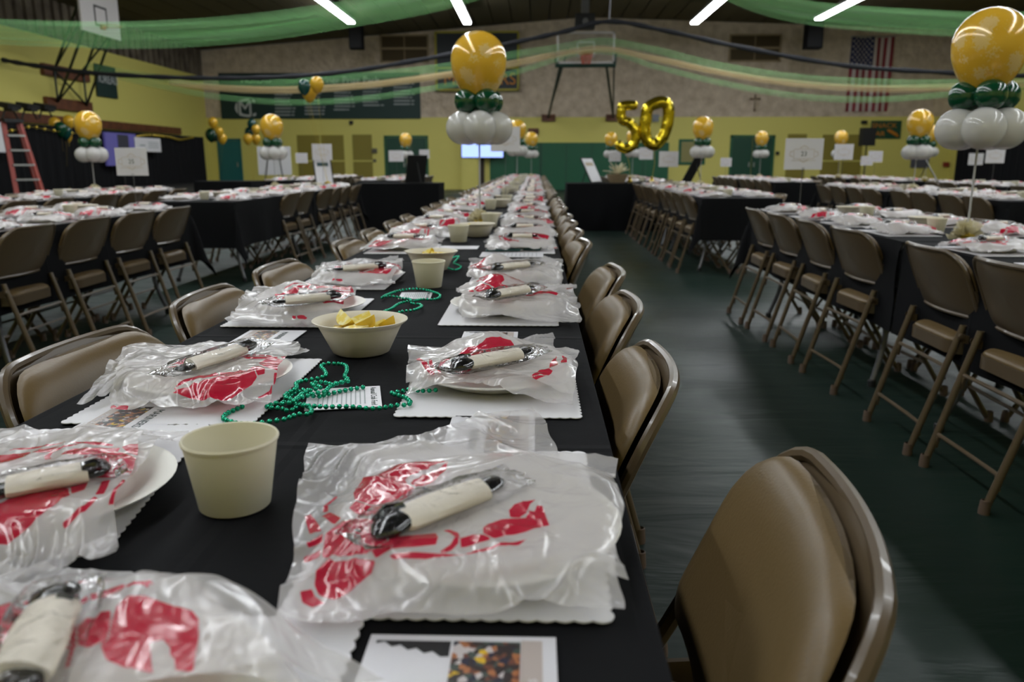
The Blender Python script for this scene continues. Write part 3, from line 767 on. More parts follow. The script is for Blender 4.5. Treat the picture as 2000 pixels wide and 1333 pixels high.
swag('tulle_swag', 'upper green tulle swag peaking over the glass backboard', [(170, 130), (300, 152), (430, 158), (560, 160), (700, 150), (860, 133), (1000, 108), (1100, 92), (1178, 81), (1280, 98), (1400, 128), (1550, 152), (1700, 162), (1850, 164), (2000, 155), (2200, 135)], PK, .2, TULG)
swag('tulle_swag', 'cream tulle swag between the two green ones', [(330, 160), (430, 172), (560, 176), (700, 168), (860, 148), (1000, 125), (1160, 96), (1280, 115), (1400, 140), (1550, 163), (1700, 173), (1850, 171), (2000, 163), (2200, 140)], PK + .5, .17, TULT)
swag('tulle_swag', 'lower green tulle swag drooping across the name banner', [(230, 150), (330, 172), (430, 190), (560, 200), (700, 194), (860, 170), (1000, 143), (1160, 100), (1280, 130), (1400, 160), (1550, 187), (1700, 195), (1850, 185), (2000, 170), (2200, 145)], PK + 1, .15, TULG)
swag('black_swag', 'rolled black fabric swag running the full width under the ceiling', [(4, 117), (60, 127), (150, 140), (300, 150), (430, 153), (560, 150), (700, 137), (860, 110), (1000, 84), (1100, 62), (1190, 42), (1300, 60), (1450, 93), (1650, 128), (1850, 142), (2000, 148), (2200, 130)], PK - .6, .055, BLKFABRIC, rope=True)
tag(MB().tube([W(1190, 42, PK - .6), Vector((W(1190, 42, PK).x, PK - .6, ceil_z(W(1190, 42, PK).x)))], .012, GREYSTEEL, 6).build('hanging_wire'), 'thin wire carrying the peak of the fabric swags from the ceiling', 'wire')

# ------------------------------------------------------------------ folding chair
BZ = .645
def chair_parts():
    """(name, MB) list, chair faces +y, origin on the floor"""
    out = []
    by = lambda x, z: -.165 - (z - BZ) * .42 + .75 * x * x
    def fb(off):
        return lambda u, v, h: Vector((u, by(u, BZ + v) + h + off, BZ + v))
    ol = rrect(.442, .230, .078, 6, .045)
    g = MB(); pad(g, ol, fb(.014), .027, .006, VINYL, pw=7); out.append(('backrest', g))
    ol2 = rrect(.452, .242, .083, 6, .04)
    g = MB(); pad(g, ol2, lambda u, v, h: Vector((u, by(u, BZ + v) - h - .006, BZ + v)), .012, -.006, BRONZE, pw=8)
    g.tube([Vector((u, by(u, BZ + v) - .010, BZ + v)) for u, v in rrect(.452, .238, .082, 6, .04)], .0085, BRONZE, 8, True); out.append(('back_shell', g))
    so = rrect(.40, .40, .06, 5)
    sf = lambda u, v, h: Vector((u * (1 + .1 * v / .19), .045 + v, .436 + h))
    g = MB(); pad(g, so, sf, .028, .004, VINYL); out.append(('seat', g))
    g = MB(); pad(g, rrect(.408, .408, .062, 5), lambda u, v, h: Vector((u * (1 + .1 * v / .19), .045 + v, .431 - (.045 if h < 0 else 0))), .001, .02, BRONZE)
    out.append(('seat_pan', g))
    X = .222
    for s_ in (-1, 1):
        g = MB(); top = BZ - .02
        g.tube(smoothpath([(s_ * X, .235, .012), (s_ * X, .10, .22), (s_ * X, -.02, .42), (s_ * X, -.072, .52), (s_ * X, by(X, top) + .0, top)], 4), .0115, BRONZE, 8)
        out.append(('front_leg', g))
        g = MB(); g.tube([(s_ * .20, -.275, .012), (s_ * .204, -.20, .27), (s_ * .206, -.133, .50)], .0125, BRONZE, 10, cap=False)
        g.lathe([(.0125, 0), (.0095, 0), (.0095, -.03), (0, -.03)], BLACK if False else BRONZE, 10, (s_ * .206, -.133, .50)); out.append(('rear_leg', g))
        g = MB(); g.bar((s_ * .211, -.15, .455), (s_ * .211, .01, .425), .008, BRONZE, .03); g.lathe([(.012, 0), (.01, .006), (0, .008)], BRONZE, 8, (s_ * .222, -.145, .462), Matrix.Rotation(s_ * math.pi / 2, 3, 'Y')); out.append(('hinge_bracket', g))
        g = MB(); g.lathe([(0, 0), (.017, 0), (.0175, .01), (.0145, .045), (.012, .046)], RUBBER, 10, (s_ * .20, -.277, 0)); out.append(('rear_foot', g))
        g = MB(); g.lathe([(0, 0), (.017, 0), (.0175, .01), (.0145, .045), (.012, .046)], RUBBER, 10, (s_ * X, .238, 0)); out.append(('front_foot', g))
    for z, yy in ((.345, -.178), (.125, -.243)):
        g = MB(); g.tube(smoothpath([(-.20, yy, z - .05), (-.185, yy + .0, z - .008), (-.16, yy, z), (.16, yy, z), (.185, yy, z - .008), (.20, yy, z - .05)], 3), .0075, BRONZE, 8); out.append(('crossbar', g))
    g = MB(); g.tube([(-X, .14, .155), (X, .14, .155)], .0075, BRONZE, 8); out.append(('front_crossbar', g))
    return out
CHN = 0
CP = chair_parts()
proto = thing('folding_chair', 'x', 'chair')
for nm, g in CP: g.build(nm, proto)
simple = MB()
for nm, g in CP:
    for m_i, m in enumerate(g.mats):
        fs = [f for f, k in zip(g.f, g.m) if k == m_i]
        simple.add(g.v, fs, m)
SIMPLE = simple.build('folding_chair'); tag(SIMPLE, 'x', 'chair')
used = {'p': False, 's': False}
def place_chair(x, y, rz, label, group, detail):
    key = 'p' if detail else 's'; src = proto if detail else SIMPLE
    o = src if not used[key] else clone(src)
    used[key] = True
    o.location = (x, y, 0); o.rotation_euler = (0, 0, rz); o['label'] = label; o['group'] = group
    return o

# ------------------------------------------------------------------ folding table and cloth
TL = 2.42; TW = .76
def table_proto():
    t = thing('folding_table', 'x', 'table')
    g = MB(); g.box((0, 0, .722), (TW - .01, TL - .01, .035), TABLETOP); g.build('tabletop', t, smooth=False)
    for s_ in (-1, 1):
        g = MB(); y = s_ * .85
        for q in (-1, 1):
            g.tube(smoothpath([(q * .27, y, .70), (q * .27, y, .45), (q * .25, y, .25), (q * .31, y + s_ * .04, .02)], 4), .0145, GREYSTEEL, 8)
        g.tube([(-.27, y, .42), (.27, y, .42)], .011, GREYSTEEL, 8); g.tube([(-.27, y, .68), (.27, y, .68)], .011, GREYSTEEL, 8)
        g.tube([(0, y, .42), (0, y - s_ * .35, .69)], .009, GREYSTEEL, 8); g.build('leg_frame', t)
        for q in (-1, 1): MB().lathe([(0, 0), (.02, 0), (.02, .03), (.0145, .035)], BLACK, 10, (q * .31, y + s_ * .04, 0)).build('foot', t)
    return t
TPROTO = table_proto()
def cloth_mesh(near, far, seed, fl=False):
    random.seed(seed); g = MB(); o = .40; zt = .7425
    sx = []; st = .06
    wx = TW / 2 + .002; ly = TL / 2 + .002
    def axis(half, oa, ob):
        L = []
        n = int(2 * half / st)
        if oa > 0: L += [-half - oa + oa * i / 8 for i in range(8)]
        L += [-half + 2 * half * i / n for i in range(n + 1)]
        if ob > 0: L += [half + ob * (i + 1) / 8 for i in range(8)]
        return L
    # near = overhang at the -y end, far = at +y end
    A = axis(wx, o, o); B = axis(ly, near, far); ph = random.random() * 6
    vs = []; fs = []
    for bb in B:
        for aa in A:
            dx = max(abs(aa) - wx, 0); dy = max(abs(bb) - ly, 0); sxn = 1 if aa > 0 else -1; syn = 1 if bb > 0 else -1
            x = max(-wx, min(wx, aa)); y = max(-ly, min(ly, bb)); z = zt + .0012 * noise.noise(Vector((aa * 5, bb * 5, seed)))
            h = math.hypot(dx, dy)
            if h > 0:
                both = 2 * dx * dy / (h * h) if dx > 0 and dy > 0 else 0
                drop = min(h, .70)
                wv = (.012 + .035 * drop) * (math.sin(bb * 9 + ph + 2 * math.sin(bb * 2.3)) if dx > 0 and dy == 0 else math.sin(aa * 14 + ph))
                out = .004 + .02 * drop + wv * drop * 1.2
                x += sxn * (dx / h) * (out + both * drop * .28); y += syn * (dy / h) * (out + both * drop * .28)
                z -= drop * (1 - .06 * both)
                if h < .03: z = zt - drop * .7
            vs.append((x, y, z))
    nx = len(A)
    for j in range(len(B) - 1):
        for i in range(nx - 1): fs.append((j * nx + i, j * nx + i + 1, (j + 1) * nx + i + 1, (j + 1) * nx + i))
    g.add(vs, fs, CLOTH); ob = g.build('tablecloth', ang=80); return ob.data, ob
CM = {}
for k, (n_, f_) in {'mid': (.012, .012), 'near': (.40, .012), 'far': (.012, .40), 'both': (.40, .40)}.items():
    me, ob = cloth_mesh(n_, f_, len(CM) * 3 + 1); CM[k] = me; bpy.data.objects.remove(ob)

# ------------------------------------------------------------------ place settings
def placemat_mesh():
    g = MB(); hw, hl = .124, .175; pts = []; n1 = 18; n2 = 26; am = .0028
    def side(a, b, n, nx, ny):
        for i in range(n * 4):
            t_ = i / (n * 4); s_ = abs(math.sin(t_ * n * math.pi)) * am
            pts.append((a[0] + (b[0] - a[0]) * t_ + nx * s_, a[1] + (b[1] - a[1]) * t_ + ny * s_))
    side((-hw, -hl), (hw, -hl), n1, 0, -1); side((hw, -hl), (hw, hl), n2, 1, 0); side((hw, hl), (-hw, hl), n1, 0, 1); side((-hw, hl), (-hw, -hl), n2, -1, 0)
    n = len(pts); vs = [(x, y, 0) for x, y in pts] + [(x, y, .0012) for x, y in pts]
    g.add(vs, [tuple(range(n))[::-1], tuple(range(n, 2 * n))] + [(i, (i + 1) % n, n + (i + 1) % n, n + i) for i in range(n)], PAPER)
    return g
PM = tag(placemat_mesh().build('placemat', smooth=False), 'x', 'placemat')
PL = tag(MB().lathe([(0, 0), (.070, 0), (.080, .003), (.100, .015), (.118, .019), (.120, .021), (.117, .0215), (.099, .0175), (.079, .006), (.07, .003), (0, .003)], PLATE, 48).build('plate'), 'x', 'plate')

def poly_sdf(P, poly):
    """positive inside"""
    poly = np.array(poly); d = np.full(len(P), 1e9); ins = np.zeros(len(P), bool)
    for i in range(len(poly)):
        a = poly[i]; b = poly[(i + 1) % len(poly)]; e = b - a; w_ = P - a
        t_ = np.clip((w_ @ e) / (e @ e + 1e-12), 0, 1); q = w_ - t_[:, None] * e; d = np.minimum(d, (q ** 2).sum(1))
        c1 = (a[1] > P[:, 1]) != (b[1] > P[:, 1])
        xi = (b[0] - a[0]) * (P[:, 1] - a[1]) / (b[1] - a[1] + 1e-12) + a[0]
        ins ^= c1 & (P[:, 0] < xi)
    d = np.sqrt(d); return np.where(ins, d, -d)
def combine(P, polys, gap=.0016):
    v = np.full(len(P), -1.)
    for q in polys:
        s_ = poly_sdf(P, q); v = np.maximum(np.minimum(v, -s_ - gap), s_)
    return v
def tr(pts, sc, ox, oy, z=.782): return [tuple(T(ox + x / sc, oy + y / sc, z).xy) for x, y in pts]
A_ = [[(320, 470), (345, 420), (400, 385), (520, 368), (745, 358), (690, 380), (665, 385), (655, 400), (625, 402), (610, 420), (580, 425), (553, 445), (560, 468), (600, 485), (560, 510), (480, 540), (400, 545), (330, 540)],
      [(575, 468), (590, 445), (615, 440), (630, 425), (655, 425), (670, 408), (695, 402), (745, 362), (735, 405), (690, 450), (640, 476), (600, 480)],
      [(300, 540), (330, 515), (380, 540), (455, 540), (440, 570), (380, 590), (330, 570)],
      [(180, 510), (185, 470), (230, 435), (250, 440), (205, 480), (205, 515)], [(175, 528), (212, 520), (265, 580), (235, 595)],
      [(98, 520), (125, 505), (160, 560), (175, 600), (120, 595), (110, 560)], [(105, 640), (180, 628), (185, 650), (110, 665)], [(95, 682), (180, 665), (172, 688), (90, 702)],
      [(75, 830), (130, 812), (142, 835), (190, 862), (130, 880), (85, 868)],
      [(400, 740), (480, 705), (600, 690), (690, 675), (700, 700), (690, 730), (600, 745), (500, 757), (420, 770)],
      [(175, 690), (190, 640), (240, 605), (330, 595), (420, 610), (480, 650), (470, 720), (380, 745), (300, 730), (220, 715)],
      [(140, 800), (150, 750), (175, 718), (250, 735), (330, 745), (420, 775), (400, 800), (330, 815), (230, 850), (160, 830)],
      [(715, 660), (750, 655), (790, 670), (800, 710), (760, 750), (720, 768), (705, 760), (755, 725), (775, 695), (750, 672)],
      [(800, 700), (860, 682), (920, 690), (935, 705), (860, 725), (800, 738)],
      [(900, 650), (920, 625), (980, 605), (1090, 600), (1110, 572), (1130, 575), (1140, 550), (1165, 550), (1197, 640), (1120, 655), (1000, 680), (950, 702), (900, 680)],
      [(1015, 570), (1040, 545), (1140, 525), (1110, 545), (1095, 580), (1060, 600), (1020, 598)],
      [(480, 775), (600, 768), (800, 768), (1100, 690), (1060, 720), (900, 757), (760, 777), (640, 796), (500, 790)],
      [(900, 285), (925, 270), (985, 278), (990, 300), (925, 302)], [(998, 278), (1030, 280), (1030, 300), (998, 300)]]
PR_A = [tr(q, 2.287, 550, 750) for q in A_]
B_ = [[(165, 640), (180, 590), (230, 560), (330, 560), (400, 535), (500, 523), (590, 525), (627, 552), (600, 552), (580, 562), (550, 556), (520, 572), (480, 572), (460, 590), (430, 592), (412, 620), (330, 670), (250, 690), (190, 685)],
      [(415, 612), (440, 600), (500, 590), (520, 582), (560, 580), (622, 560), (600, 590), (520, 612), (430, 630)],
      [(150, 700), (200, 692), (300, 690), (260, 720), (180, 745), (150, 720)], [(10, 680), (50, 630), (120, 605), (110, 625), (60, 650), (35, 690), (50, 722), (25, 726)],
      [(-50, 610), (-38, 612), (5, 700), (-25, 715), (-48, 670)], [(-165, 580), (-90, 620), (0, 720), (90, 735), (0, 752), (-60, 700), (-150, 610)],
      [(890, 695), (895, 650), (950, 605), (945, 640), (960, 660), (955, 684), (925, 692)], [(985, 678), (980, 655), (1000, 640), (985, 600), (1030, 630), (1030, 670)],
      [(740, 770), (820, 710), (885, 697), (920, 715), (880, 745), (820, 742), (750, 778)], [(480, 795), (480, 775), (545, 765), (550, 795)], [(600, 760), (635, 770), (640, 795), (600, 790)],
      [(650, 798), (740, 772), (820, 750), (880, 742), (740, 785)]]
PR_B = [tr(q, 4, 850, 540, .788) for q in B_]
N_ = [[(720, 900), (800, 730), (830, 620), (900, 570), (1000, 560), (1120, 590), (1240, 630), (1350, 650), (1400, 700), (1400, 830), (1380, 950), (1360, 1080), (1240, 1080), (1230, 980), (1200, 960), (1200, 900), (1150, 850), (1060, 880), (1080, 1090), (900, 1060), (760, 1000)],
      [(430, 930), (480, 740), (560, 760), (620, 700), (680, 710), (720, 655), (790, 650), (780, 760), (760, 850), (640, 910), (560, 900)],
      [(490, 600), (540, 700), (545, 900), (500, 1060), (470, 1060), (510, 900), (505, 720), (470, 620)],
      [(530, 620), (640, 530), (640, 580), (560, 640)], [(650, 530), (880, 470), (895, 500), (740, 560), (650, 580)], [(900, 485), (1010, 470), (1070, 458), (1095, 505), (1065, 485), (1050, 522), (1015, 495), (900, 505)],
      [(560, 470), (580, 420), (680, 350), (800, 340), (790, 370), (700, 410), (560, 480)], [(430, 400), (530, 370), (540, 385), (450, 440)],
      [(90, 520), (200, 460), (270, 385), (285, 400), (240, 480), (130, 535)], [(170, 570), (240, 540), (250, 570), (190, 590)],
      [(-120, 540), (60, 540), (220, 640), (150, 800), (50, 1080), (-150, 1080)]]
PR_N = [tr(q, 3.571, 0, 1050, .775) for q in N_]
def generic(off, rot, sc=1.):
    """the first print re-used at another fold: local metres about the plate centre"""
    c0 = T(880, 1040, .782).xy; ca, sa = math.cos(rot), math.sin(rot); out = []
    for q in PR_A:
        out.append([((x - c0.x) * sc * ca - (y - c0.y) * sc * sa + off[0], (x - c0.x) * sc * sa + (y - c0.y) * sc * ca + off[1]) for x, y in q])
    return out

def bib(seed, c, quads, polys, N=90, plate=(0, 0), hgt=.024, ridge=1., name='bib', gap=.0016, lump=None):
    """quads: list of layers, each 4 corners (TL,TR,BR,BL) in world-or-local xy; object origin at c"""
    g = MB(); rnd = random.Random(seed); ink = []; so = seed * 3.7
    for li, q in enumerate(quads):
        q = [Vector(p) for p in q]; vs = []; top = li == len(quads) - 1
        for j in range(N + 1):
            for i in range(N + 1):
                u = i / N; v = j / N
                p = (q[0] * (1 - u) + q[1] * u) * (1 - v) + (q[3] * (1 - u) + q[2] * u) * v
                e = min(u, 1 - u, v, 1 - v)
                k = max(0, 1 - e * 5)
                p = p + Vector((noise.noise(Vector((p.x * 16, p.y * 16, so))), noise.noise(Vector((p.x * 16, p.y * 16, so + 9))))) * .010 * k
                r = math.hypot(p.x - plate[0], p.y - plate[1])
                s_ = max(0, min(1, (.165 - r) / .055)); s_ = s_ * s_ * (3 - 2 * s_)
                z = .005 + li * .0035 + hgt * s_
                if lump: 
                    for lx, ly, lr, lh in lump: z += lh * math.exp(-((p.x - lx) ** 2 + (p.y - ly) ** 2) / lr ** 2)
                w1 = noise.noise(Vector((p.x * 9, p.y * 9, so)))
                w2 = 1 - abs(noise.noise(Vector((p.x * 12 + 1.2 * w1, p.y * 9, so + 5)))) * 2.4
                w3 = 1 - abs(noise.noise(Vector((p.x * 38 + 3 * w1, p.y * 30, so + 3)))) * 2.2
                out_ = 1 - .65 * s_
                z += max(0, .007 * (w1 + .5)) + ridge * (.008 * max(0, w2) ** 2.5 * out_ + .0013 * max(0, w3) ** 2) + (.016 if top else .004) * k * max(0, noise.noise(Vector((p.x * 7, p.y * 7, so + 30))))
                vs.append((p.x, p.y, max(.0035 + li * .003, z)))
        P = np.array([(a, b) for a, b, _ in vs])
        ink.append(combine(P, polys, gap) if (top and polys) else np.full(len(P), -1.))
        fs = [(j * (N + 1) + i, (j + 1) * (N + 1) + i, (j + 1) * (N + 1) + i + 1, j * (N + 1) + i + 1) for j in range(N) for i in range(N)]
        g.add(vs, fs, FILM)
    o = g.build(name, ang=180)
    at = o.data.attributes.new('ink', 'FLOAT', 'POINT'); at.data.foreach_set('value', np.concatenate(ink).astype(np.float32))
    o.location = c
    return o
LOWB = []
for k in range(6):
    rnd = random.Random(k + 50); jt = lambda: rnd.uniform(-.02, .02)
    top = [(-.14 + jt(), .15 + jt()), (.14 + jt(), .15 + jt()), (.13 + jt(), -.15 + jt()), (-.14 + jt(), -.15 + jt())]
    low = [(-.15 + jt(), .12 + jt()), (.11 + jt(), .17 + jt()), (.15 + jt(), -.13 + jt()), (-.12 + jt(), -.17 + jt())]
    o = bib(k + 11, (0, 0, 0), [low, top], generic((jt() * 2, jt() * 2), k * 1.3), 44, hgt=.026, ridge=1.7, lump=[(jt() * 4, jt() * 4, .05, .018)], gap=.002)
    LOWB.append(o.data); bpy.data.objects.remove(o)

def cutlery(detail=True):
    """napkin roll with black ends inside a clear wrapper, lying along +x"""
    parts = []
    g = MB(); n = 20; prof = []
    vs = []; N = 16
    xs = [-.062, -.058, -.03, 0, .03, .058, .062]
    for i, x in enumerate(xs):
        rr = [.60, .95, 1, 1.02, 1, .97, .9][i]
        for k in range(N):
            a = 2 * math.pi * k / N; rad = 1 + .06 * math.sin(3 * a + x * 40)
            vs.append((x + (.006 * math.cos(a) if i in (0, 6) else 0), .019 * rr * rad * math.cos(a), .011 + .010 * rr * rad * math.sin(a)))
    fs = [(i * N + k, i * N + (k + 1) % N, (i + 1) * N + (k + 1) % N, (i + 1) * N + k) for i in range(len(xs) - 1) for k in range(N)] + [tuple(range(N))[::-1], tuple(range((len(xs) - 1) * N, len(xs) * N))]
    g.add(vs, fs, NAPKIN); parts.append(('napkin', g))
    g = MB(); g.tube([(.045, 0, .011), (.07, .001, .011), (.083, .003, .011), (.092, .005, .012), (.097, .006, .012)], [.012, .013, .0135, .011, .004], BLACKPL, 10, flat=.35)
    parts.append(('utensil_handle', g))
    g = MB(); g.tube([(-.05, 0, .012), (-.066, -.001, .012), (-.08, -.003, .012), (-.092, -.004, .011), (-.101, -.005, .009)], [.013, .016, .0165, .013, .004], BLACKPL, 12, flat=.55)
    g.tube([(-.05, .008, .018), (-.07, .010, .019), (-.088, .010, .016)], [.006, .007, .003], BLACKPL, 8)
    parts.append(('utensil_head', g))
    g = MB(); vs = []; xs = [-.125, -.118, -.10, -.075, -.05, -.02, .02, .05, .08, .10, .118, .125]; N2 = 28
    for i, x in enumerate(xs):
        e = [.0, .1, .7, 1, 1, 1, 1, 1, .9, .6, .1, .0][i]
        for k in range(N2):
            a = 2 * math.pi * k / N2; c_, s_ = math.cos(a), math.sin(a)
            nz = noise.noise(Vector((x * 75, c_ * 2.5, s_ * 2.5))) * .0055
            vs.append((x + nz, (.029 - .004 * (1 - e)) * c_ + nz, .011 + (.012 * e + .0015) * s_ + (nz * .8 if s_ > 0 else 0)))
    fs = [(i * N2 + k, i * N2 + (k + 1) % N2, (i + 1) * N2 + (k + 1) % N2, (i + 1) * N2 + k) for i in range(len(xs) - 1) for k in range(N2)]
    g.add(vs, fs, CELLO); parts.append(('wrapper', g))
    return parts
CUT = thing('cutlery_pack', 'x', 'cutlery pack')
SCL = (.66, .92, .92)
cj = MB()
for nm, g in cutlery(): 
    g.v = [(a * SCL[0], b_ * SCL[1], c_ * SCL[2]) for a, b_, c_ in g.v]; g.build(nm, CUT)
    if nm != 'wrapper': 
        cj.add(g.v, g.f, g.mats[0])
CUTS = tag(cj.build('cutlery_pack'), 'x', 'cutlery pack')

first = set()
def put(src, loc, rz, label, group, rot=None):
    if src.name in first: o = clone(src)
    else: o = src; first.add(src.name)
    o.location = loc; o.rotation_euler = rot if rot else (0, 0, rz); o['label'] = label; o['group'] = group
    return o
TZ = .7448
cups = []; CUP = tag(MB().lathe([(0, .002), (.031, .002), (.033, 0), (.034, .001), (.0445, .068), (.0455, .067), (.0462, .0695), (.0450, .0715), (.0435, .0705), (.0330, .004), (0, .004)], CREAM, 40).build('paper_cup'), 'x', 'cup')
BOWL = tag(MB().lathe([(0, .001), (.044, 0), (.050, .003), (.068, .040), (.073, .050), (.074, .0515), (.0835, .0585), (.0840, .0605), (.0825, .0610), (.072, .0545), (.0705, .050), (.048, .007), (.042, .004), (0, .004)], PULP, 48).build('lemon_bowl'), 'x', 'bowl')
def lemon():
    t = thing('lemon_wedge', 'x', 'lemon wedge'); R = .023; L_ = .030; A0 = math.radians(80)
    g = MB(); vs = []; fs = []; n, k = 10, 6
    for i in range(n + 1):
        th = -math.pi / 2 + math.pi * i / n
        for j in range(k + 1):
            a = -A0 / 2 + A0 * j / k - math.pi / 2; vs.append((L_ * math.sin(th), R * math.cos(th) * math.cos(a), R * math.cos(th) * math.sin(a) + R))
    for i in range(n):
        for j in range(k): fs.append((i * (k + 1) + j, (i + 1) * (k + 1) + j, (i + 1) * (k + 1) + j + 1, i * (k + 1) + j + 1))
    g.add(vs, fs, RIND); g.build('rind', t)
    g = MB()
    for s_ in (-1, 1):
        vs = [(L_ * math.sin(-math.pi / 2 + math.pi * i / n), s_ * R * .98 * math.cos(-math.pi / 2 + math.pi * i / n) * math.sin(A0 / 2), R - R * .98 * math.cos(-math.pi / 2 + math.pi * i / n) * math.cos(A0 / 2)) for i in range(n + 1)]
        g.add(vs + [(0, 0, R)], [(i, i + 1, n + 1) for i in range(n)], FLESH)
    g.build('flesh', t); return t
LEM = lemon()
LEMW = ['lemon wedge low in bowl ', 'lemon wedge at chair side, bowl ', 'lemon wedge at back, bowl ', 'topmost lemon wedge, bowl ', 'lemon wedge at rim, bowl ', 'lemon wedge peel up, bowl ', 'lemon wedge under the topmost, bowl ', 'lemon wedge on its side, bowl ', 'lemon wedge at front, bowl ', 'lemon wedge tucked inside, bowl ', 'small lemon wedge on pile, bowl ']
def bowl(x, y, desc, nl=7, seed=0):
    put(BOWL, (x, y, TZ), 0, 'cream pulp bowl ' + desc, 'lemon bowls')
    rnd = random.Random(seed)
    for i in range(nl):
        a = i * 2.4; r = .012 + .034 * ((i * .618) % 1); z = .027 + .0075 * (i // 3)
        put(LEM, (x + r * math.cos(a), y + r * math.sin(a) - .004, TZ + z - .004), 0, LEMW[i % len(LEMW)] + desc, 'lemon wedges in the bowl ' + desc, (rnd.uniform(-1.2, 1.2), rnd.uniform(-.4, .4), rnd.uniform(0, 6)))

rows = {  # name: (x centre, [(y start, tables)], words for the labels)
    'M': (-.29, [(.30, 3), (8.0, 3), (15.6, 2)], 'the middle row'),
    'R1': (1.97, [(1.05, 2), (7.75, 2), (14.4, 2)], 'first row right of middle'),
    'R2': (4.55, [(7.2, 2), (14.2, 2)], 'second row right of middle'),
    'R3': (7.0, [(9.1, 2), (14.8, 2)], 'third row right of middle'),
    'R4': (9.7, [(10.4, 2)], 'fourth row right of middle'),
    'L1': (-3.0, [(1.10, 2), (6.9, 2), (15.2, 2)], 'first row left of middle'),
    'L2': (-4.75, [(5.1, 2), (15.2, 2)], 'second row left of middle'),
}
NEARM = {}       # hand-made settings on the first middle table are skipped below
rnd = random.Random(7)
PITCHT = 2.45
puffs = []
for key, (xc, blocks, words_) in rows.items():
    tn = 0; cn = {1: 0, -1: 0}; bn = {1: 0, -1: 0}
    for bi, (y0, nt_) in enumerate(blocks):
        for k in range(nt_):
            yc = y0 + TL / 2 + k * PITCHT
            lab = '%s table, %s' % (ORD[tn], words_)
            put(TPROTO, (xc, yc, 0), 0, 'grey folding table legs, ' + lab, 'folding tables under black cloths')
            c_ = bpy.data.objects.new('tablecloth', CM['both' if nt_ == 1 else ('near' if k == 0 else ('far' if k == nt_ - 1 else 'mid'))]); COL.objects.link(c_); c_.location = (xc, yc, 0)
            tag(c_, 'black cloth over ' + lab, 'tablecloth', 'black tablecloths')
            for sd in (1, -1):
                for q in range(4):
                    oy = (-.80, -.28, .28, .82)[q]; X = xc + sd * (TW / 2 + .115 - .22 + .005); Y = yc + oy + rnd.uniform(-.03, .03); rz = sd * math.pi / 2 + rnd.uniform(-.05, .05)
                    skip = False
                    if key == 'L1' and bi == 1 and k == 0 and q < 2: skip = True
                    if key == 'M' and tn == 0 and q == 0 and sd == -1: skip = True
                    if Y < .2: skip = True
                    # wholly outside the frame
                    px = 1000 + FPX * math.tan(math.atan2(X, Y) + YAW) / math.cos(PITCH) * .97
                    if px < -220 or px > 2250: skip = True
                    n_ = cn[sd]; cn[sd] += 1
                    if not skip:
                        if key == 'M' and tn == 0:
                            Y = yc + oy + (.0 if sd == 1 else .08)
                            if sd == 1 and q == 0: X += .085; rz = sd * math.pi / 2 - .17
                            if sd == 1: X += (0, -.0, .02, .04)[q]
                            if sd == -1: X -= .03
                        det = Y < 8
                        place_chair(X, Y, rz, 'tan folding chair, %s from camera, %s side of %s' % (ORD[n_], 'right' if sd == 1 else 'left', words_), 'chairs along ' + words_, det)
                    # setting
                    nb = bn[sd]; bn[sd] += 1
                    if key == 'M' and tn == 0: continue
                    X2 = xc + sd * .235 + rnd.uniform(-.01, .01); Y2 = yc + (-.82, -.29, .28, .82)[q] + rnd.uniform(-.03, .03)
                    px = 1000 + FPX * math.tan(math.atan2(X2, Y2) + YAW) / math.cos(PITCH) * .97
                    if px < -80 or px > 2600 or Y2 < .3: continue
                    sw = '%s from camera, %s side of %s' % (ORD[nb], 'right' if sd == 1 else 'left', words_)
                    put(PM, (X2, Y2, TZ), 0, 'white scalloped placemat, ' + sw, 'scalloped placemats')
                    if Y2 < 8.5: put(PL, (X2, Y2, TZ + .0015), 0, 'white plate under a bib, ' + sw, 'white plates')
                    bb = bpy.data.objects.new('bib', LOWB[rnd.randrange(6)]); COL.objects.link(bb)
                    bb.location = (X2 + rnd.uniform(-.01, .01), Y2 + rnd.uniform(-.01, .01), TZ + .001); bb.rotation_euler = (0, 0, rnd.choice((0, math.pi)) + rnd.uniform(-.12, .12))
                    tag(bb, 'clear bib printed red, ' + sw, 'bib', 'folded plastic bibs')
                    if Y2 < 14:
                        put(CUT if Y2 < 6.5 else CUTS, (X2, Y2, TZ + .040), rnd.uniform(-.4, .7), 'wrapped black cutlery, ' + sw, 'cutlery packs on the bibs')
            # bowls and cups down the middle
            if not (key == 'M' and tn == 0):
                wd = '%s table, %s' % (ORD[tn], words_)
                sx = rnd.uniform(-.03, .03); nl = 6 if yc < 8 else 3
                bowl(xc + sx, yc - .55 + (.25 if key == 'M' else 0), 'of lemons, ' + wd, nl, tn)
                put(CUP, (xc - .04, yc - .80 + (.25 if key == 'M' else 0), TZ), 0, 'cream cup by lemons, ' + wd, 'cream paper cups')
                bowl(xc + sx, yc + .45, 'at far end, ' + wd, nl, tn + 5)
                put(CUP, (xc + .05, yc + .25, TZ), 0, 'cream cup at centre, ' + wd, 'cream paper cups')
            tn += 1
for o_ in (PM, PL, BOWL, CUP, LEM, CUT, CUTS): pass

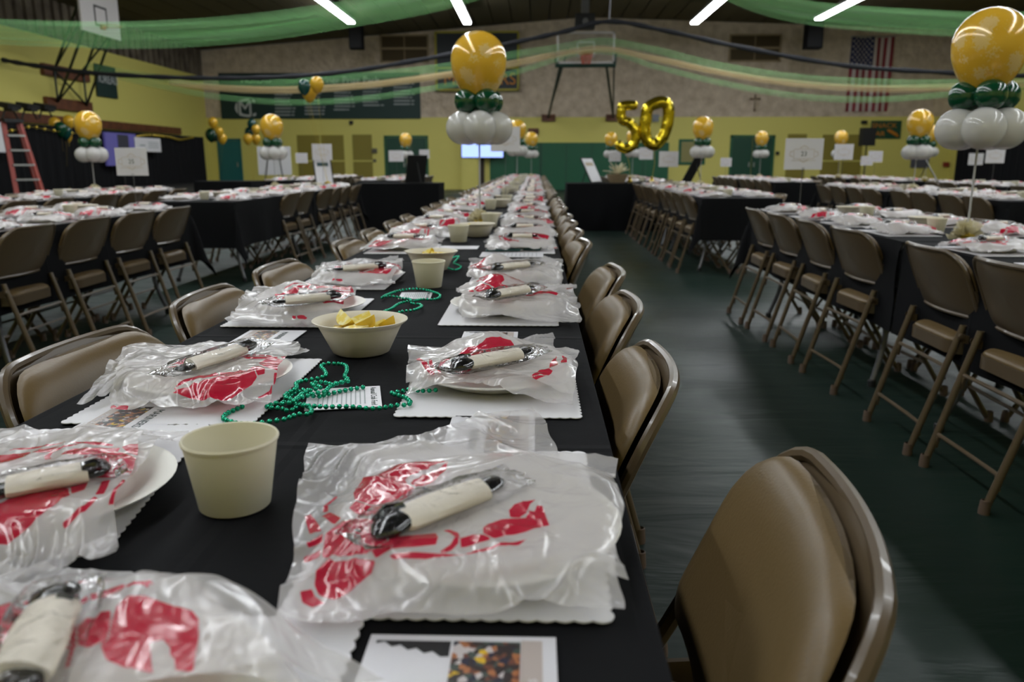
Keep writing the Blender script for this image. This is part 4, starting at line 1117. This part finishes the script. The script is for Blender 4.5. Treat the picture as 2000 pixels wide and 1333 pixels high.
# ------------------------------------------------------------------ first middle table: hand-placed settings
def q4(pts, z=.752): return [tuple(T(x, y, z).xy) for x, y in pts]
def setting(name, mat_c, mrz, plate_c, quads, polys, cut, seed, N=110, **k):
    if mat_c: put(PM, (*mat_c, TZ), mrz, 'white scalloped placemat ' + name, 'scalloped placemats')
    put(PL, (*plate_c, TZ + .0015), 0, 'round white plate under the bib ' + name, 'white plates')
    o = bib(seed, (0, 0, 0), quads, polys, N, plate=plate_c, **k)
    # keep origin at the plate
    o.data.transform(Matrix.Translation((-plate_c[0], -plate_c[1], 0))); o.location = (plate_c[0], plate_c[1], TZ + .001)
    tag(o, 'crumpled clear bib with red crab print ' + name, 'bib', 'folded plastic bibs')
    if cut:
        e0 = T(cut[0], cut[1], .785); e1 = T(cut[2], cut[3], .785); md = (e0 + e1) / 2; dd = e1 - e0
        co = put(CUT, (md.x, md.y, TZ + cut[4]), 0, 'clear-wrapped napkin and black utensils ' + name, 'cutlery packs on the bibs', (0, 0, math.atan2(dd.y, dd.x)))
        co.scale = (max(.8, min(1.35, dd.length / .132)), 1, 1)
def ctr(*p): v = T(*p); return (v.x, v.y)
pA = ctr(950, 1015, .765)
c0 = T(855, 1005, .80)
setting('closest to the pulled-out chair', (ctr(880, 1060)[0] + .008, ctr(1155, 887)[1] - .172), .0, (pA[0] - .0, pA[1]),
        [q4([(700, 880), (1045, 803), (1228, 1150), (560, 1222)]), q4([(606, 872), (1197, 900), (1210, 1205), (540, 1235)], .757)], PR_A, (725, 1050, 985, 945, .034), 1, 150, lump=[(pA[0] + .03, pA[1] + .08, .05, .008)])
pB = ctr(965, 722, .765); c0 = T(985, 716, .79)
setting('facing the large lemon bowl', (ctr(960, 740)[0] + .005, pB[1] + .0), 0, pB,
        [q4([(850, 690), (1075, 663), (1120, 800), (790, 770)]), q4([(800, 672), (1128, 680), (1118, 770), (790, 745)], .765)], PR_B, (880, 728, 1042, 694, .038), 2, 120, lump=[(pB[0] - .02, pB[1] + .09, .05, .02)], ridge=1.1)
pC = ctr(995, 590, .765); c0 = T(1010, 584, .79)
setting('by the small cup and the two-loop beads', (ctr(980, 605)[0], pC[1]), 0, (pC[0] - .015, pC[1]),
        [q4([(900, 590), (1110, 560), (1130, 630), (900, 625)]), q4([(890, 560), (1120, 556), (1135, 628), (905, 612)], .765)], generic((pC[0] + .03, pC[1] + .02), -.5), (950, 592, 1045, 574, .045), 3, 90, lump=[(pC[0] - .03, pC[1] + .08, .06, .035)], ridge=1.3)
pD = ctr(1005, 533, .765); c0 = T(1010, 525, .79)
setting('just in front of the clipboard and pens', (ctr(1005, 545)[0], pD[1]), 0, (pD[0] - .01, pD[1]),
        [q4([(915, 520), (1085, 510), (1100, 553), (912, 552)]), q4([(918, 505), (1098, 505), (1100, 550), (915, 545)], .765)], generic((pD[0] - .02, pD[1] + .03), .4), (952, 530, 1052, 517, .036), 4, 80, lump=[(pD[0] - .06, pD[1] + .1, .05, .03)], ridge=1.3)
pE = ctr(92, 945, .765); c0 = T(70, 955, .79)
setting('opposite the pulled-out chair', (T(385, 843).x - .095, T(385, 843).y - .165), .14, pE,
        [q4([(-120, 850), (370, 846), (180, 1085), (-160, 1110)]), q4([(-60, 838), (300, 850), (212, 1090), (-250, 1120)], .765)], generic((pE[0] - .01, pE[1] + .02), math.pi - .25), (205, 925, -20, 972, .036), 5, 130)
pF = ctr(412, 728, .765); c0 = T(428, 708, .79)
setting('on the far side of the green beads', (pF[0] + .0, pF[1] - .01), 0, pF,
        [q4([(240, 690), (560, 668), (600, 690), (150, 800)]), q4([(245, 688), (585, 668), (520, 792), (215, 795)], .762)], generic((pF[0] + .03, pF[1] + .01), math.pi - .3), (505, 680, 332, 738, .038), 6, 110, ridge=1.2)
pG = ctr(610, 592, .765); c0 = T(622, 588, .79)
setting('between the large lemon bowl and the second chair', (ctr(600, 605)[0], pG[1]), 0, pG,
        [q4([(500, 570), (690, 560), (640, 638), (436, 638)]), q4([(480, 572), (700, 558), (660, 625), (450, 625)], .765)], generic((pG[0] - .01, pG[1] + .03), math.pi + .3), (668, 585, 530, 600, .040), 7, 90, lump=[(pG[0] - .06, pG[1] + .07, .05, .02)], ridge=1.3)
pH = ctr(705, 534, .765); c0 = T(710, 526, .79)
setting('beside the far lemon bowl and small cup', (ctr(700, 540)[0], pH[1]), 0, pH,
        [q4([(630, 520), (780, 505), (760, 560), (600, 560)]), q4([(618, 515), (790, 505), (765, 555), (612, 552)], .765)], generic((pH[0], pH[1] + .04), math.pi), (756, 522, 648, 531, .036), 8, 80, ridge=1.3)
pN = ctr(250, 1330, .775); c0 = T(30, 1320, .80)
setting('cut by the bottom edge of the photo', None, 0, (pN[0] - .03, pN[1] - .02),
        [q4([(0, 1120), (265, 1130), (640, 1420), (-300, 1400)]), q4([(-180, 1140), (330, 1145), (760, 1290), (-350, 1560)], .768)] + [], PR_N, (128, 1175, 20, 1400, .040), 9, 130, hgt=.03)
put(PM, (pN[0] - .01, pN[1] - .06, TZ), 0, 'white scalloped placemat cut by the bottom edge of the photo', 'scalloped placemats')

def put_bowl(px, py, desc, nl, seed): v = T(px, py); bowl(v.x, v.y, desc, nl, seed)
put_bowl(706, 688, 'piled with lemon wedges at the near table centre', 11, 3)
put_bowl(843, 527, 'of lemons behind the second small cup', 9, 8)
v = T(460, 985); put(CUP, (v.x, v.y, TZ), 0, 'cream paper cup of mints closest to the camera', 'cream paper cups')
CUPV = v
v = T(838, 560); put(CUP, (v.x, v.y, TZ), 0, 'cream paper cup in front of the far lemon bowl', 'cream paper cups')
g = MB(); rnd = random.Random(3)
mint = tag(MB().lathe([(0, 0), (.007, .001), (.0085, .004), (.007, .007), (0, .008)], mat('mint_white', (.6, .62, .62), .25), 12).build('wrapped_mint'), 'x', 'mint')
for i in range(9):
    a = i * 2.4; r = .004 + .02 * math.sqrt(i / 9.)
    put(mint, (CUPV.x + r * math.cos(a), CUPV.y + r * math.sin(a), TZ + .006 + .009 * (1 if i < 5 else 0)), 0, 'pale wrapped mint inside the nearest paper cup', 'mints in the paper cup', (rnd.uniform(-.5, .5), rnd.uniform(-.5, .5), 0))

# photo cards
def card(label, c, rz, w_=.135, h_=.178, rot180=False):
    t = thing('photo_card', label, 'photo card', (c[0], c[1], TZ), rz, 'photo cards beside the placemats')
    MB().box((0, 0, .0006), (w_, h_, .0010), CARD).build('card_sheet', t, smooth=False)
    k = w_ / .135
    MB().box((.018 * k, .0, .0013), (.048 * k, h_ * .92, .0003), CROWD).build('photo', t, smooth=False)
    MB().box((.050 * k, 0, .0013), (.015 * k, h_ * .94, .0003), CARDSTRIP).build('side_strip', t, smooth=False)
    g = MB(); vs = [(-.062 * k, h_ * .46, .0013), (-.008 * k, h_ * .46, .0013), (-.008 * k, h_ * .36, .0013)]
    n = 9
    for i in range(n): vs.append((-.008 * k - .054 * k * (i + 1) / n, h_ * (.36 + .09 * (i + 1) / n + (.012 if i % 2 else -.012)), .0013))
    g.add(vs, [tuple(range(len(vs)))[::-1]], BLACK); g.build('dark_banner', t, smooth=False)
    Rz = Matrix.Rotation(math.pi / 2, 4, 'Z')
    text('lettering', 'MARINERS', .019 * k, LETTERK, t, Matrix.Translation((-.024 * k, -.02, .0014)) @ Rz, .0001)
    text('lettering', 'Mariner Athletics', .012 * k, CARD, t, Matrix.Translation((.050 * k, 0, .0016)) @ Rz, .0001)
    return t
cv = T(905, 1245); card('photo card cut by the bottom edge beside the nearest bib', (cv.x, cv.y - .089), 0, .132, .178)
cv = T(945, 838); card('photo card peeking out above the nearest printed bib', (cv.x + .01, cv.y - .02), .0, .11, .15)
cv = T(955, 665); card('photo card behind the bib facing the large lemon bowl', (cv.x, cv.y + .0), 0, .108, .15)
cv = T(245, 828); card('photo card between the two closest bibs on the far side', (cv.x, cv.y), math.pi, .115, .15)
cv = T(520, 662); card('photo card beside the large lemon bowl and second chair', (cv.x, cv.y), math.pi, .115, .15)
# menu cards
def menu(label, c, rz, w_=.10, h_=.14):
    t = thing('menu_card', label, 'menu card', (c[0], c[1], TZ), rz)
    MB().box((0, 0, .0006), (w_, h_, .0010), CARD).build('card_sheet', t, smooth=False)
    text('lettering', 'Annual Crab Feed', .0125, LETTERK, t, Matrix.Translation((0, h_ * .40, .0013)), .0001)
    g = MB(); rr = random.Random(5)
    for k in range(11): g.box((0, h_ * (.28 - .062 * k), .0013), (w_ * rr.uniform(.45, .8), .0018, .0002), LETTERG)
    g.build('printed_lines', t, smooth=False)
    return t
cv = T(672, 778); menu('white menu card under the tangled green beads', (cv.x, cv.y), -1.35, .105, .075 + .03)
cv = T(812, 578); menu('white menu card inside the two-loop green beads', (cv.x, cv.y), -1.5, .10, .08)
cv = T(895, 484); tag(MB().box((0, 0, .0008), (.16, .12, .0012), CARD).build('blank_card', loc=(cv.x, cv.y, TZ), smooth=False), 'plain white card lying by the far lemon bowl', 'card')
cv = T(1000, 498)
t = thing('clipboard_form', 'white printed form under two dark pens', 'paper form', (cv.x, cv.y, TZ), -1.57)
MB().box((0, 0, .0008), (.16, .23, .0012), CARD).build('sheet', t, smooth=False)
g = MB()
for k in range(12): g.box((0, .09 - .015 * k, .0016), (.12, .002, .0002), LETTERG)
g.build('printed_lines', t, smooth=False)
PEN = thing('pen', 'x', 'pen')
MB().tube([(-.07, 0, .006), (-.06, 0, .006), (.05, 0, .006), (.062, 0, .006)], [.003, .0058, .0058, .004], PENMAT, 10).build('barrel', PEN)
MB().tube([(.06, 0, .006), (.072, 0, .006)], [.004, .001], ALU, 8).build('tip', PEN)
MB().box((-.045, 0, .0125), (.035, .003, .0015), ALU).build('clip', PEN, smooth=False)
cv = T(985, 493); put(PEN, (cv.x, cv.y, TZ + .002), .1, 'dark green pen on the form, closer to the lemon bowl', 'pens on the form')
cv = T(1015, 492); put(PEN, (cv.x + .02, cv.y + .02, TZ + .002), -.15, 'dark green pen on the form, closer to the chairs', 'pens on the form')

# bead necklaces
BM = MB().lathe([(0, -.0036), (.0018, -.0031), (.0031, -.0018), (.0036, 0), (.0031, .0018), (.0018, .0031), (0, .0036)], BEAD, 12).build('bead'); BEADMESH = BM.data; bpy.data.objects.remove(BM)
def beads(label, pts, sc, ox, oy, z0=.0046, step=.0093, parts=True, smooth=5):
    P = [T(ox + x / sc, oy + y / sc, TZ + z0) for x, y in pts]; P = smoothpath(P, smooth); o = P[0].copy(); o.z = TZ
    t = thing('bead_necklace', label, 'bead necklace', o)
    out = []; acc = 0; Q = [P[0]]
    for a, b_ in zip(P, P[1:]):
        d = (b_ - a).length; 
        while acc + d >= step:
            f_ = (step - acc) / d; a = a.lerp(b_, f_); Q.append(a.copy()); d = (b_ - a).length; acc = 0
        acc += d
    for i, q in enumerate(Q): q.z += .0035 * max(0, math.sin(i * .23 + z0 * 900))
    MB().tube([q - o for q in Q], .0005, STRING, 5).build('string', t)
    if parts:
        for q in Q[:98]:
            b_ = bpy.data.objects.new('bead', BEADMESH); COL.objects.link(b_); b_.parent = t; b_.location = q - o; b_.rotation_euler = (1, .5, 0)
        Q = Q[98:]
    if Q:
        g = MB(); rs = [(0, -.0036), (.0025, -.0025), (.0036, 0), (.0025, .0025), (0, .0036)]
        for q in Q: g.lathe(rs, BEAD, 8, q - o)
        ob = g.build('beads', t); ob['kind'] = 'stuff'
beads('green bead necklace looping over the black cloth toward the nearest cup', [(230, 455), (170, 480), (90, 520), (75, 560), (140, 585), (230, 605), (350, 612), (470, 600), (590, 585), (700, 540), (790, 530), (820, 500), (800, 460), (720, 430), (680, 470), (620, 490), (560, 470), (480, 465), (440, 450), (520, 430), (600, 420), (640, 380), (700, 350), (780, 330), (820, 370), (880, 375), (950, 350), (1060, 325), (1160, 305), (1260, 290)], 4.348, 420, 690, .0046)
beads('green bead necklace running along the menu card to the bib', [(640, 400), (700, 440), (770, 450), (840, 460), (960, 475), (1090, 475), (1200, 478), (1310, 485), (1420, 470), (1520, 445), (1620, 440), (1660, 420), (1620, 380), (1560, 360), (1500, 340), (1580, 325), (1660, 310), (1740, 330), (1830, 335), (1890, 330)], 4.348, 420, 690, .0060)
beads('green bead necklace making the upright loop below the lemon bowl', [(1130, 240), (1030, 260), (970, 290), (930, 330), (860, 340), (760, 370), (680, 390), (620, 400), (600, 370), (690, 320), (690, 270), (760, 235), (870, 215), (940, 190), (930, 150), (900, 110), (960, 88), (1050, 95), (1110, 120), (1120, 170), (1100, 210), (1125, 232), (1000, 262), (930, 250), (870, 245), (820, 270), (900, 290), (800, 320), (740, 345), (700, 400), (640, 440), (560, 450), (470, 440)], 4.348, 420, 690, .0110)
beads('two-loop green bead necklace in front of the small cup', [(530, 590), (560, 570), (640, 545), (760, 535), (860, 540), (930, 560), (940, 585), (900, 600), (820, 605), (760, 620), (700, 625), (640, 640), (600, 665), (545, 690), (600, 705), (680, 690), (760, 685), (810, 660), (800, 635), (740, 628), (730, 600), (680, 592), (600, 585), (530, 592)], 3.633, 600, 420, .0046)
beads('small green bead necklace behind the far lemon bowl', [(1000, 380), (1050, 390), (1090, 370), (1040, 350), (1060, 320), (1075, 300), (1030, 310)], 3.633, 600, 420, .0046, parts=False)
cv = T(1030, 372)

# ------------------------------------------------------------------ balloon centrepieces
def balloon_mb(mb, R, m, c=(0, 0, 0), rot=None, tear=.34, n=28):
    prof = []
    for i in range(19):
        th = math.pi * i / 18; r = R * math.sin(th); z = R * math.cos(th)
        if z < 0:
            q = -z / R; z *= 1 + tear * 1.35; r *= 1 - .62 * tear * q * q
        prof.append((max(r, .0001), z))
    zb = prof[-1][1]; prof[-1] = (R * .03, zb); prof += [(R * .05, zb - R * .06), (R * .09, zb - R * .12)]
    mb.lathe(prof[::-1], m, n, c, rot)
def centrepiece():
    """origin at the table surface; stick .50, whites, greens, gold on top"""
    t = thing('balloon_centrepiece', 'x', 'balloon centrepiece')
    g = MB(); g.tube([(0, 0, .03), (.0, 0, .47)], .0045, STICK, 8); g.build('stick', t)
    zw = .52
    for k in range(5):
        a = k * 2 * math.pi / 5 - math.pi / 2; g = MB(); d = Vector((math.cos(a), math.sin(a), -.05)).normalized()
        q = (-d).to_track_quat('-Z', 'Y').to_matrix()
        balloon_mb(g, .086, WHITEB, (0, 0, 0), q, .10); o = g.build('white_balloon', t); o.location = (d.x * .095, d.y * .095, zw)
    for k in range(4):
        a = k * math.pi / 2 + .5; g = MB(); d = Vector((math.cos(a), math.sin(a), .05)).normalized()
        q = (-d).to_track_quat('-Z', 'Y').to_matrix()
        balloon_mb(g, .064, GREENB, (0, 0, 0), q, .12); o = g.build('green_balloon', t); o.location = (d.x * .075, d.y * .075, zw + .135)
    g = MB(); balloon_mb(g, .146, GOLDB, (0, 0, 0), None, .36, 40); o = g.build('gold_balloon', t); o.location = (0, 0, zw + .13 + .212)
    g = MB(); rr = random.Random(2)
    for k in range(26):
        a = rr.uniform(0, 6.28); e = rr.uniform(.1, 1.4); L_ = rr.uniform(.05, .08); wd = .03
        d = Vector((math.cos(a) * math.cos(e), math.sin(a) * math.cos(e), math.sin(e))); sdv = d.cross(Vector((rr.random(), rr.random(), rr.random()))).normalized(); u = d.cross(sdv)
        vs = []
        for i in range(5):
            for j in range(5):
                s_ = i / 4; b_ = j / 4 - .5
                vs.append(d * (L_ * s_) + sdv * (wd * b_ * (.3 + 1.7 * s_)) + u * (.014 * s_ * math.sin(j * 2.6 + k)) + Vector((0, 0, .012)))
        g.add(vs, [(i * 5 + j, (i + 1) * 5 + j, (i + 1) * 5 + j + 1, i * 5 + j + 1) for i in range(4) for j in range(4)], TUL)
    g.lathe([(0, .002), (.03, .002), (.035, .02), (.02, .035), (0, .035)], GARL, 12)
    g.build('tulle_puff', t)
    return t
CP_ = centrepiece()
def cpiece(x, y, label, rz=0, dz=0.):
    o = put(CP_, (x, y, TZ), rz, label, 'balloon centrepieces')
    for ch in o.children:
        if 'balloon' in ch.name and ch.type == 'MESH': ch['dz'] = dz
        elif ch.name.startswith('stick'): ch.scale = (1, 1, 1 + dz / .47)
    DZ.append((o, dz))
DZ = []
def ctop(px, py, Y, label, rz=0, dz=0):
    """stand the piece on its table at depth Y under pixel column px"""
    p = W(px, py, Y); cpiece(p.x, Y, label, rz, dz)
ctop(936, 250, 4.35, 'big balloon centrepiece standing on the middle row', .1, -.01)
ctop(1916, 235, 3.55, 'large balloon centrepiece on the first row right of middle, closest', .9, -.05)
ctop(531, 255, 10.4, 'balloon centrepiece in front of the blank white board', .4, -.07)
ctop(174, 265, 9.2, 'balloon centrepiece beside the framed number sign near the ladder', .7, -.1)
ctop(1373, 250, 11.6, 'balloon centrepiece above the black easel back', .2, -.04)
ctop(1010, 250, 13.2, 'balloon centrepiece partly behind the white sign on the middle row', .5)
ctop(1038, 275, 18.3, 'balloon centrepiece far down the middle row', .8)
ctop(1487, 285, 18.0, 'balloon centrepiece before the green door, taller in view', .3)
ctop(1641, 295, 17.8, 'balloon centrepiece half hidden by a white card before olive panels', .6)
ctop(1795, 262, 9.7, 'balloon centrepiece in front of the grey wall poster', .1, -.07)
ctop(1812, 300, 15.0, 'smaller balloon centrepiece behind the slanted easel sign', .1)
ctop(793, 290, 19.0, 'balloon centrepiece by the easel in front of green double door', .0)
ctop(1236, 305, 16.8, 'balloon centrepiece under the foil number five', .2)
ctop(1193, 295, 18.4, 'balloon centrepiece behind the fruit basket', .2)

for o_, dz in DZ:
    for ch in o_.children:
        if 'dz' in ch.keys():
            ch.location.z += dz; del ch['dz']
# number signs
def sign(px, py, Y, txt, label, wd=.285, ht=.225, base=TZ, rz=0.):
    p = W(px, py, Y)
    t = thing('table_sign', label, 'table sign', (p.x, Y, base), rz, 'white number signs on wire stands')
    zc = p.z - base
    MB().box((0, 0, zc), (wd, .005, ht), CARD).build('card_sheet', t, smooth=False)
    g = MB(); w2, h2 = .14, .065; z = zc + .0
    for a, b_ in (((-w2 / 2, z - h2 / 2), (w2 / 2, z - h2 / 2)), ((-w2 / 2, z + h2 / 2), (w2 / 2, z + h2 / 2)), ((-w2 / 2, z - h2 / 2), (-w2 / 2, z + h2 / 2)), ((w2 / 2, z - h2 / 2), (w2 / 2, z + h2 / 2))):
        g.tube([(a[0], -.003, a[1]), (b_[0], -.003, b_[1])], .0012, LETTERGOLD, 4)
    for s_ in (-1, 1):
        g.tube([(s_ * .075, -.003, z - .02), (s_ * .10, -.003, z - .01), (s_ * .095, -.003, z + .015), (s_ * .075, -.003, z + .02)], .002, LETTERGOLD, 4)
        g.tube([(-.03, -.003, z + s_ * .04), (0, -.003, z + s_ * .058), (.03, -.003, z + s_ * .04)], .002, LETTERGOLD, 4)
    g.tube([(-.085, -.003, z - .045), (.085, -.003, z - .045)], .0012, LETTERGOLD, 4)
    g.build('gold_border', t)
    if txt: text('number', txt, .045, LETTERK, t, Matrix.Translation((0, -.0035, z)) @ FACE_CAM, .0004)
    g = MB(); g.tube([(0, .006, .0), (0, .006, zc - ht / 2 + .02)], .0022, GREYSTEEL, 6); g.lathe([(0, 0), (.04, 0), (.04, .004), (0, .006)], GREYSTEEL, 16)
    g.tube([(-.008, -.006, zc - ht / 2 + .015), (0, -.006, zc - ht / 2 - .005), (.008, -.006, zc - ht / 2 + .015)], .0022, GREYSTEEL, 5); g.build('wire_stand', t)
    return t
sign(257, 316, 5.9, '25', 'white number sign 25 on the first row left of middle', .235, .20)
sign(1570, 301, 5.8, '23', 'white number sign 23 on the first row right of middle', .265, .215)
sign(987, 272, 7.5, '', 'white number sign overlapping the white balloons on the middle row', .27, .22)
sign(629, 297, 11.6, '', 'white number sign standing above the easel photo')
sign(589, 309, 17.5, '', 'white number sign in front of the large olive wall panel', .26, .21)
sign(774, 305, 17.3, '', 'white number sign in front of the green double door by balloons', .32, .23)
sign(829, 301, 19.2, '', 'white number sign right behind the black easel back', .24, .2)
sign(1201, 306, 17.2, '', 'white number sign beside the small balloons behind the fruit basket', .25, .2)
sign(1262, 300, 16.2, '', 'white number sign beneath the foil zero', .27, .23)
sign(1306, 311, 12.1, '', 'white number sign between the foil zero and the black easel back')
sign(1418, 317, 17.9, '', 'white number sign low against the green door edge', .24, .19)
sign(1648, 297, 11.9, '', 'white number sign partly covering a gold balloon by olive panels', .27, .22)
sign(1693, 314, 18., '', 'lower of the two white signs below the stand loudspeaker', .26, .2)
sign(1710, 306, 16.6, '', 'upper of the two white signs below the stand loudspeaker', .28, .22)
sign(1906, 311, 16., '', 'white sign crossed by the stick of the big balloons', .28, .22, 0.0)
sign(1944, 304, 12.6, '', 'white number sign on the dark curtain beside the balloon stick')

# ------------------------------------------------------------------ display tables flanking the middle row
def display(x0, x1, Y, label, dp=.76):
    t = thing('display_table', label, 'table', ((x0 + x1) / 2, Y + dp / 2, 0)); w_ = x1 - x0
    MB().box((0, 0, .73), (w_ - .02, dp - .02, .035), TABLETOP).build('tabletop', t, smooth=False)
    for sx in (-1, 1):
        for sy in (-1, 1): MB().tube([(sx * (w_ / 2 - .15), sy * .28, .0), (sx * (w_ / 2 - .15), sy * .28, .71)], .015, GREYSTEEL, 8).build('leg', t)
    g = MB(); per = []
    n = int(w_ / .05)
    for i in range(n): per.append((-w_ / 2 + w_ * i / n, -dp / 2, 0, -1))
    for i in range(10): per.append((w_ / 2, -dp / 2 + dp * i / 10, 1, 0))
    for i in range(n): per.append((w_ / 2 - w_ * i / n, dp / 2, 0, 1))
    for i in range(10): per.append((-w_ / 2, dp / 2 - dp * i / 10, -1, 0))
    N = len(per); vs = []
    for j in range(6):
        f_ = j / 5
        for i, (x, y, nx, ny) in enumerate(per):
            o = f_ * (.022 * math.sin(i * .85) + .015); vs.append((x + nx * o, y + ny * o, .752 - .745 * f_))
    fs = [tuple(range(N))] + [(j * N + i, (j + 1) * N + i, (j + 1) * N + (i + 1) % N, j * N + (i + 1) % N) for j in range(5) for i in range(N)]
    g.add(vs, fs, CLOTH); o = g.build('tablecloth', loc=((x0 + x1) / 2, Y + dp / 2, 0), ang=60); tag(o, 'floor-length black cloth on the ' + label, 'tablecloth')
    return (x0 + x1) / 2
dl0 = W(690, 400, 12.9).x; dl1 = W(858, 400, 12.9).x
display(dl0, dl1, 12.9, 'display table between middle row and left row')
dr0 = W(1107, 400, 12.9).x; display(dr0, dr0 + 1.9, 12.9, 'display table carrying the foil 50 balloons')
dd0 = W(380, 380, 14.2).x; display(dd0, W(492, 380, 14.2).x, 14.2, 'low display table near the teal door')
def easel_sign(px, Y, label, face, psi, lean, w_, h_=.40, base=.756):
    p = W(px, 340, Y)
    t = thing('easel_sign', label, 'display sign', (p.x, Y, base), psi)
    R_ = Matrix.Rotation(-lean, 3, 'X')
    MB().box(R_ @ Vector((0, 0, h_ / 2)), (w_, .012, h_), BLACK, R_).build('backing_board', t, smooth=False)
    MB().box(R_ @ Vector((0, -.008, h_ / 2)), (w_ * .86, .004, h_ * .92), CARD, R_).build('printed_sheet', t, smooth=False)
    MB().box(R_ @ Vector((0, -.011, h_ * .74)), (w_ * .6, .003, h_ * .13), face, R_).build('picture', t, smooth=False)
    MB().tube([R_ @ Vector((0, .01, h_ * .75)), Vector((0, h_ * .62, 0))], .008, BLACK, 6).build('prop_leg', t)
PI = math.pi
easel_sign(634, 11.6, 'white printed easel sign with a dark picture strip by the far table end', mat('strip_teal', (.03, .07, .09), .5), .5, .35, .27, .42)
easel_sign(810, 13.3, 'black back of an easel sign on the display table near the green door', LETTERG, PI + .5, .35, .34, .47)
easel_sign(1166, 13.2, 'white printed easel sign with yellow band on the balloon display table', LETTERGOLD, .95, .5, .36, .45)
easel_sign(1340, 13.3, 'black back of an easel sign under a balloon centrepiece', LETTERG, PI + .95, .5, .36, .45)
easel_sign(1834, 13.6, 'slanted white easel sign in front of the grey wall poster', LETTERG, 1.1, .55, .24, .48)
# foil balloons
def foil(kind, pts, Y, base_px, label, r, yz):
    P = smoothpath([W(x - (7 if kind == '5' else -3), y, Y) for x, y in pts], 8, kind == '0'); bp = W(base_px, 352, Y); o = Vector((bp.x, Y, .757))
    t = thing('foil_balloon', label, 'foil balloon', o)
    rs = [r * (.98 + .02 * math.sin(i * .8)) for i in range(len(P))]
    if kind == '5':
        for i in range(4): rs[i] *= .55 + .12 * i; rs[-1 - i] *= .5 + .13 * i
    MB().tube([p - o for p in P], rs, FOIL, 16, kind == '0').build('foil_number', t)
    lo = min(P, key=lambda p: p.z) - o
    MB().tube([lo, lo * .5 + Vector((.03, 0, 0)), Vector((0, 0, .06))], .003, GARL, 5).build('ribbon', t)
    MB().lathe([(0, 0), (.035, 0), (.045, .03), (.02, .06), (.03, .09), (0, .1)], GARL, 10).build('weight', t)
foil('5', [(1252, 207), (1240, 206), (1224, 207), (1221, 214), (1220, 228), (1224, 236), (1235, 240), (1246, 252), (1249, 268), (1244, 283), (1231, 291), (1219, 287), (1214, 276)], 13.25, 1230, 'gold foil number five balloon', .080, 0)
foil('0', [(1285, 200), (1264, 210), (1258, 232), (1256, 255), (1262, 275), (1276, 283), (1290, 270), (1299, 248), (1303, 220), (1298, 203)], 13.25, 1273, 'gold foil number zero balloon', .098, 0)
# fruit basket with bow
p = W(1206, 352, 13.2)
t = thing('gift_basket', 'wicker gift basket with a pale bow beside the easel sign', 'basket', (p.x, 13.25, .757))
MB().lathe([(0, 0), (.12, 0), (.17, .12), (.175, .14), (.16, .13), (.12, .02), (0, .02)], mat('wicker', (.22, .16, .09), .8, bump=(60, .8, 2)), 24).build('basket_body', t)
g = MB(); rr = random.Random(8)
for k in range(22):
    a = rr.uniform(0, 6.3); e = rr.uniform(.2, 1.5); d = Vector((math.cos(a) * math.cos(e), math.sin(a) * math.cos(e), math.sin(e))); L_ = rr.uniform(.15, .26)
    g.tube([Vector((0, 0, .14)), d * L_ * .6 + Vector((0, 0, .14)), d * L_ + Vector((0, 0, .12))], [.01, .022, .012], TUL, 6, flat=.4)
g.build('bow', t)
# helium clusters
def cluster(label, balls, Y, post, weightz=None):
    bx = sum(b_[0] for b_ in balls) / len(balls); low = W(post[0], post[1], Y)
    t = thing('balloon_cluster', label, 'balloon cluster', (low.x, Y, low.z if weightz is None else weightz)); o = t.location.copy()
    for i, (px, py, rp, m) in enumerate(balls):
        p = W(px, py, Y + .25 * math.sin(i * 2.1)); R = rp * Y / FPX * .98
        g = MB(); balloon_mb(g, R, m, (0, 0, 0), None, .35, 24); ob = g.build('gold_balloon' if m is GOLDP else 'green_balloon', t); ob.location = p - o
        MB().tube([p - o - Vector((0, 0, R * 1.4)), Vector((0, 0, .03))], .0014, GARL, 4).build('ribbon', t)
    MB().lathe([(0, 0), (.05, 0), (.05, .06), (0, .08)], GARL, 10).build('weight', t)
cluster('floating gold and teal balloons high in front of the name banner', [(619, 163, 13, GOLDP), (604, 178, 15, GOLDP), (594, 168, 12, TEALB)], 11.4, (640, 350), TZ)
cluster('gold and green balloons above the teal door frame', [(416, 238, 9, GOLDP), (412, 262, 11, GREENB), (428, 256, 8, GOLDP), (434, 269, 9, GOLDP), (419, 265, 8, TEALB)], 26., (426, 350), .4)
cluster('dark green and gold balloons on a tall post beside the white board', [(492, 242, 9, TEALB), (488, 258, 10, TEALB), (500, 252, 8, GOLDP), (484, 270, 9, GOLDP), (500, 270, 9, GOLDP)], 24., (494, 345), .4)
cluster('gold and green balloons above the side curtain behind the ladder', [(107, 240, 11, GOLDP), (134, 236, 11, GOLDP), (118, 250, 12, GREENB), (127, 256, 12, TEALB), (131, 266, 9, GOLDP)], 20.5, (128, 330), .4)
# blank white board on easel
Yw = 21.; a = W(502, 286, Yw); c = W(570, 342, Yw)
t = thing('white_easel_board', 'large blank white board on a black easel behind a balloon centrepiece', 'easel board', ((a.x + c.x) / 2, Yw, 0)); w_ = c.x - a.x
MB().box((0, .0, (a.z + c.z) / 2), (w_, .03, a.z - c.z), PAPER).build('board', t, smooth=False)
for x0, x1 in ((-.1, -.34), (.1, .34)): MB().tube([(x0, -.03, a.z + .05), (x1, -.18, 0)], .014, BLACK, 6).build('leg', t)
MB().tube([(0, .03, a.z), (0, .5, 0)], .014, BLACK, 6).build('rear_leg', t)
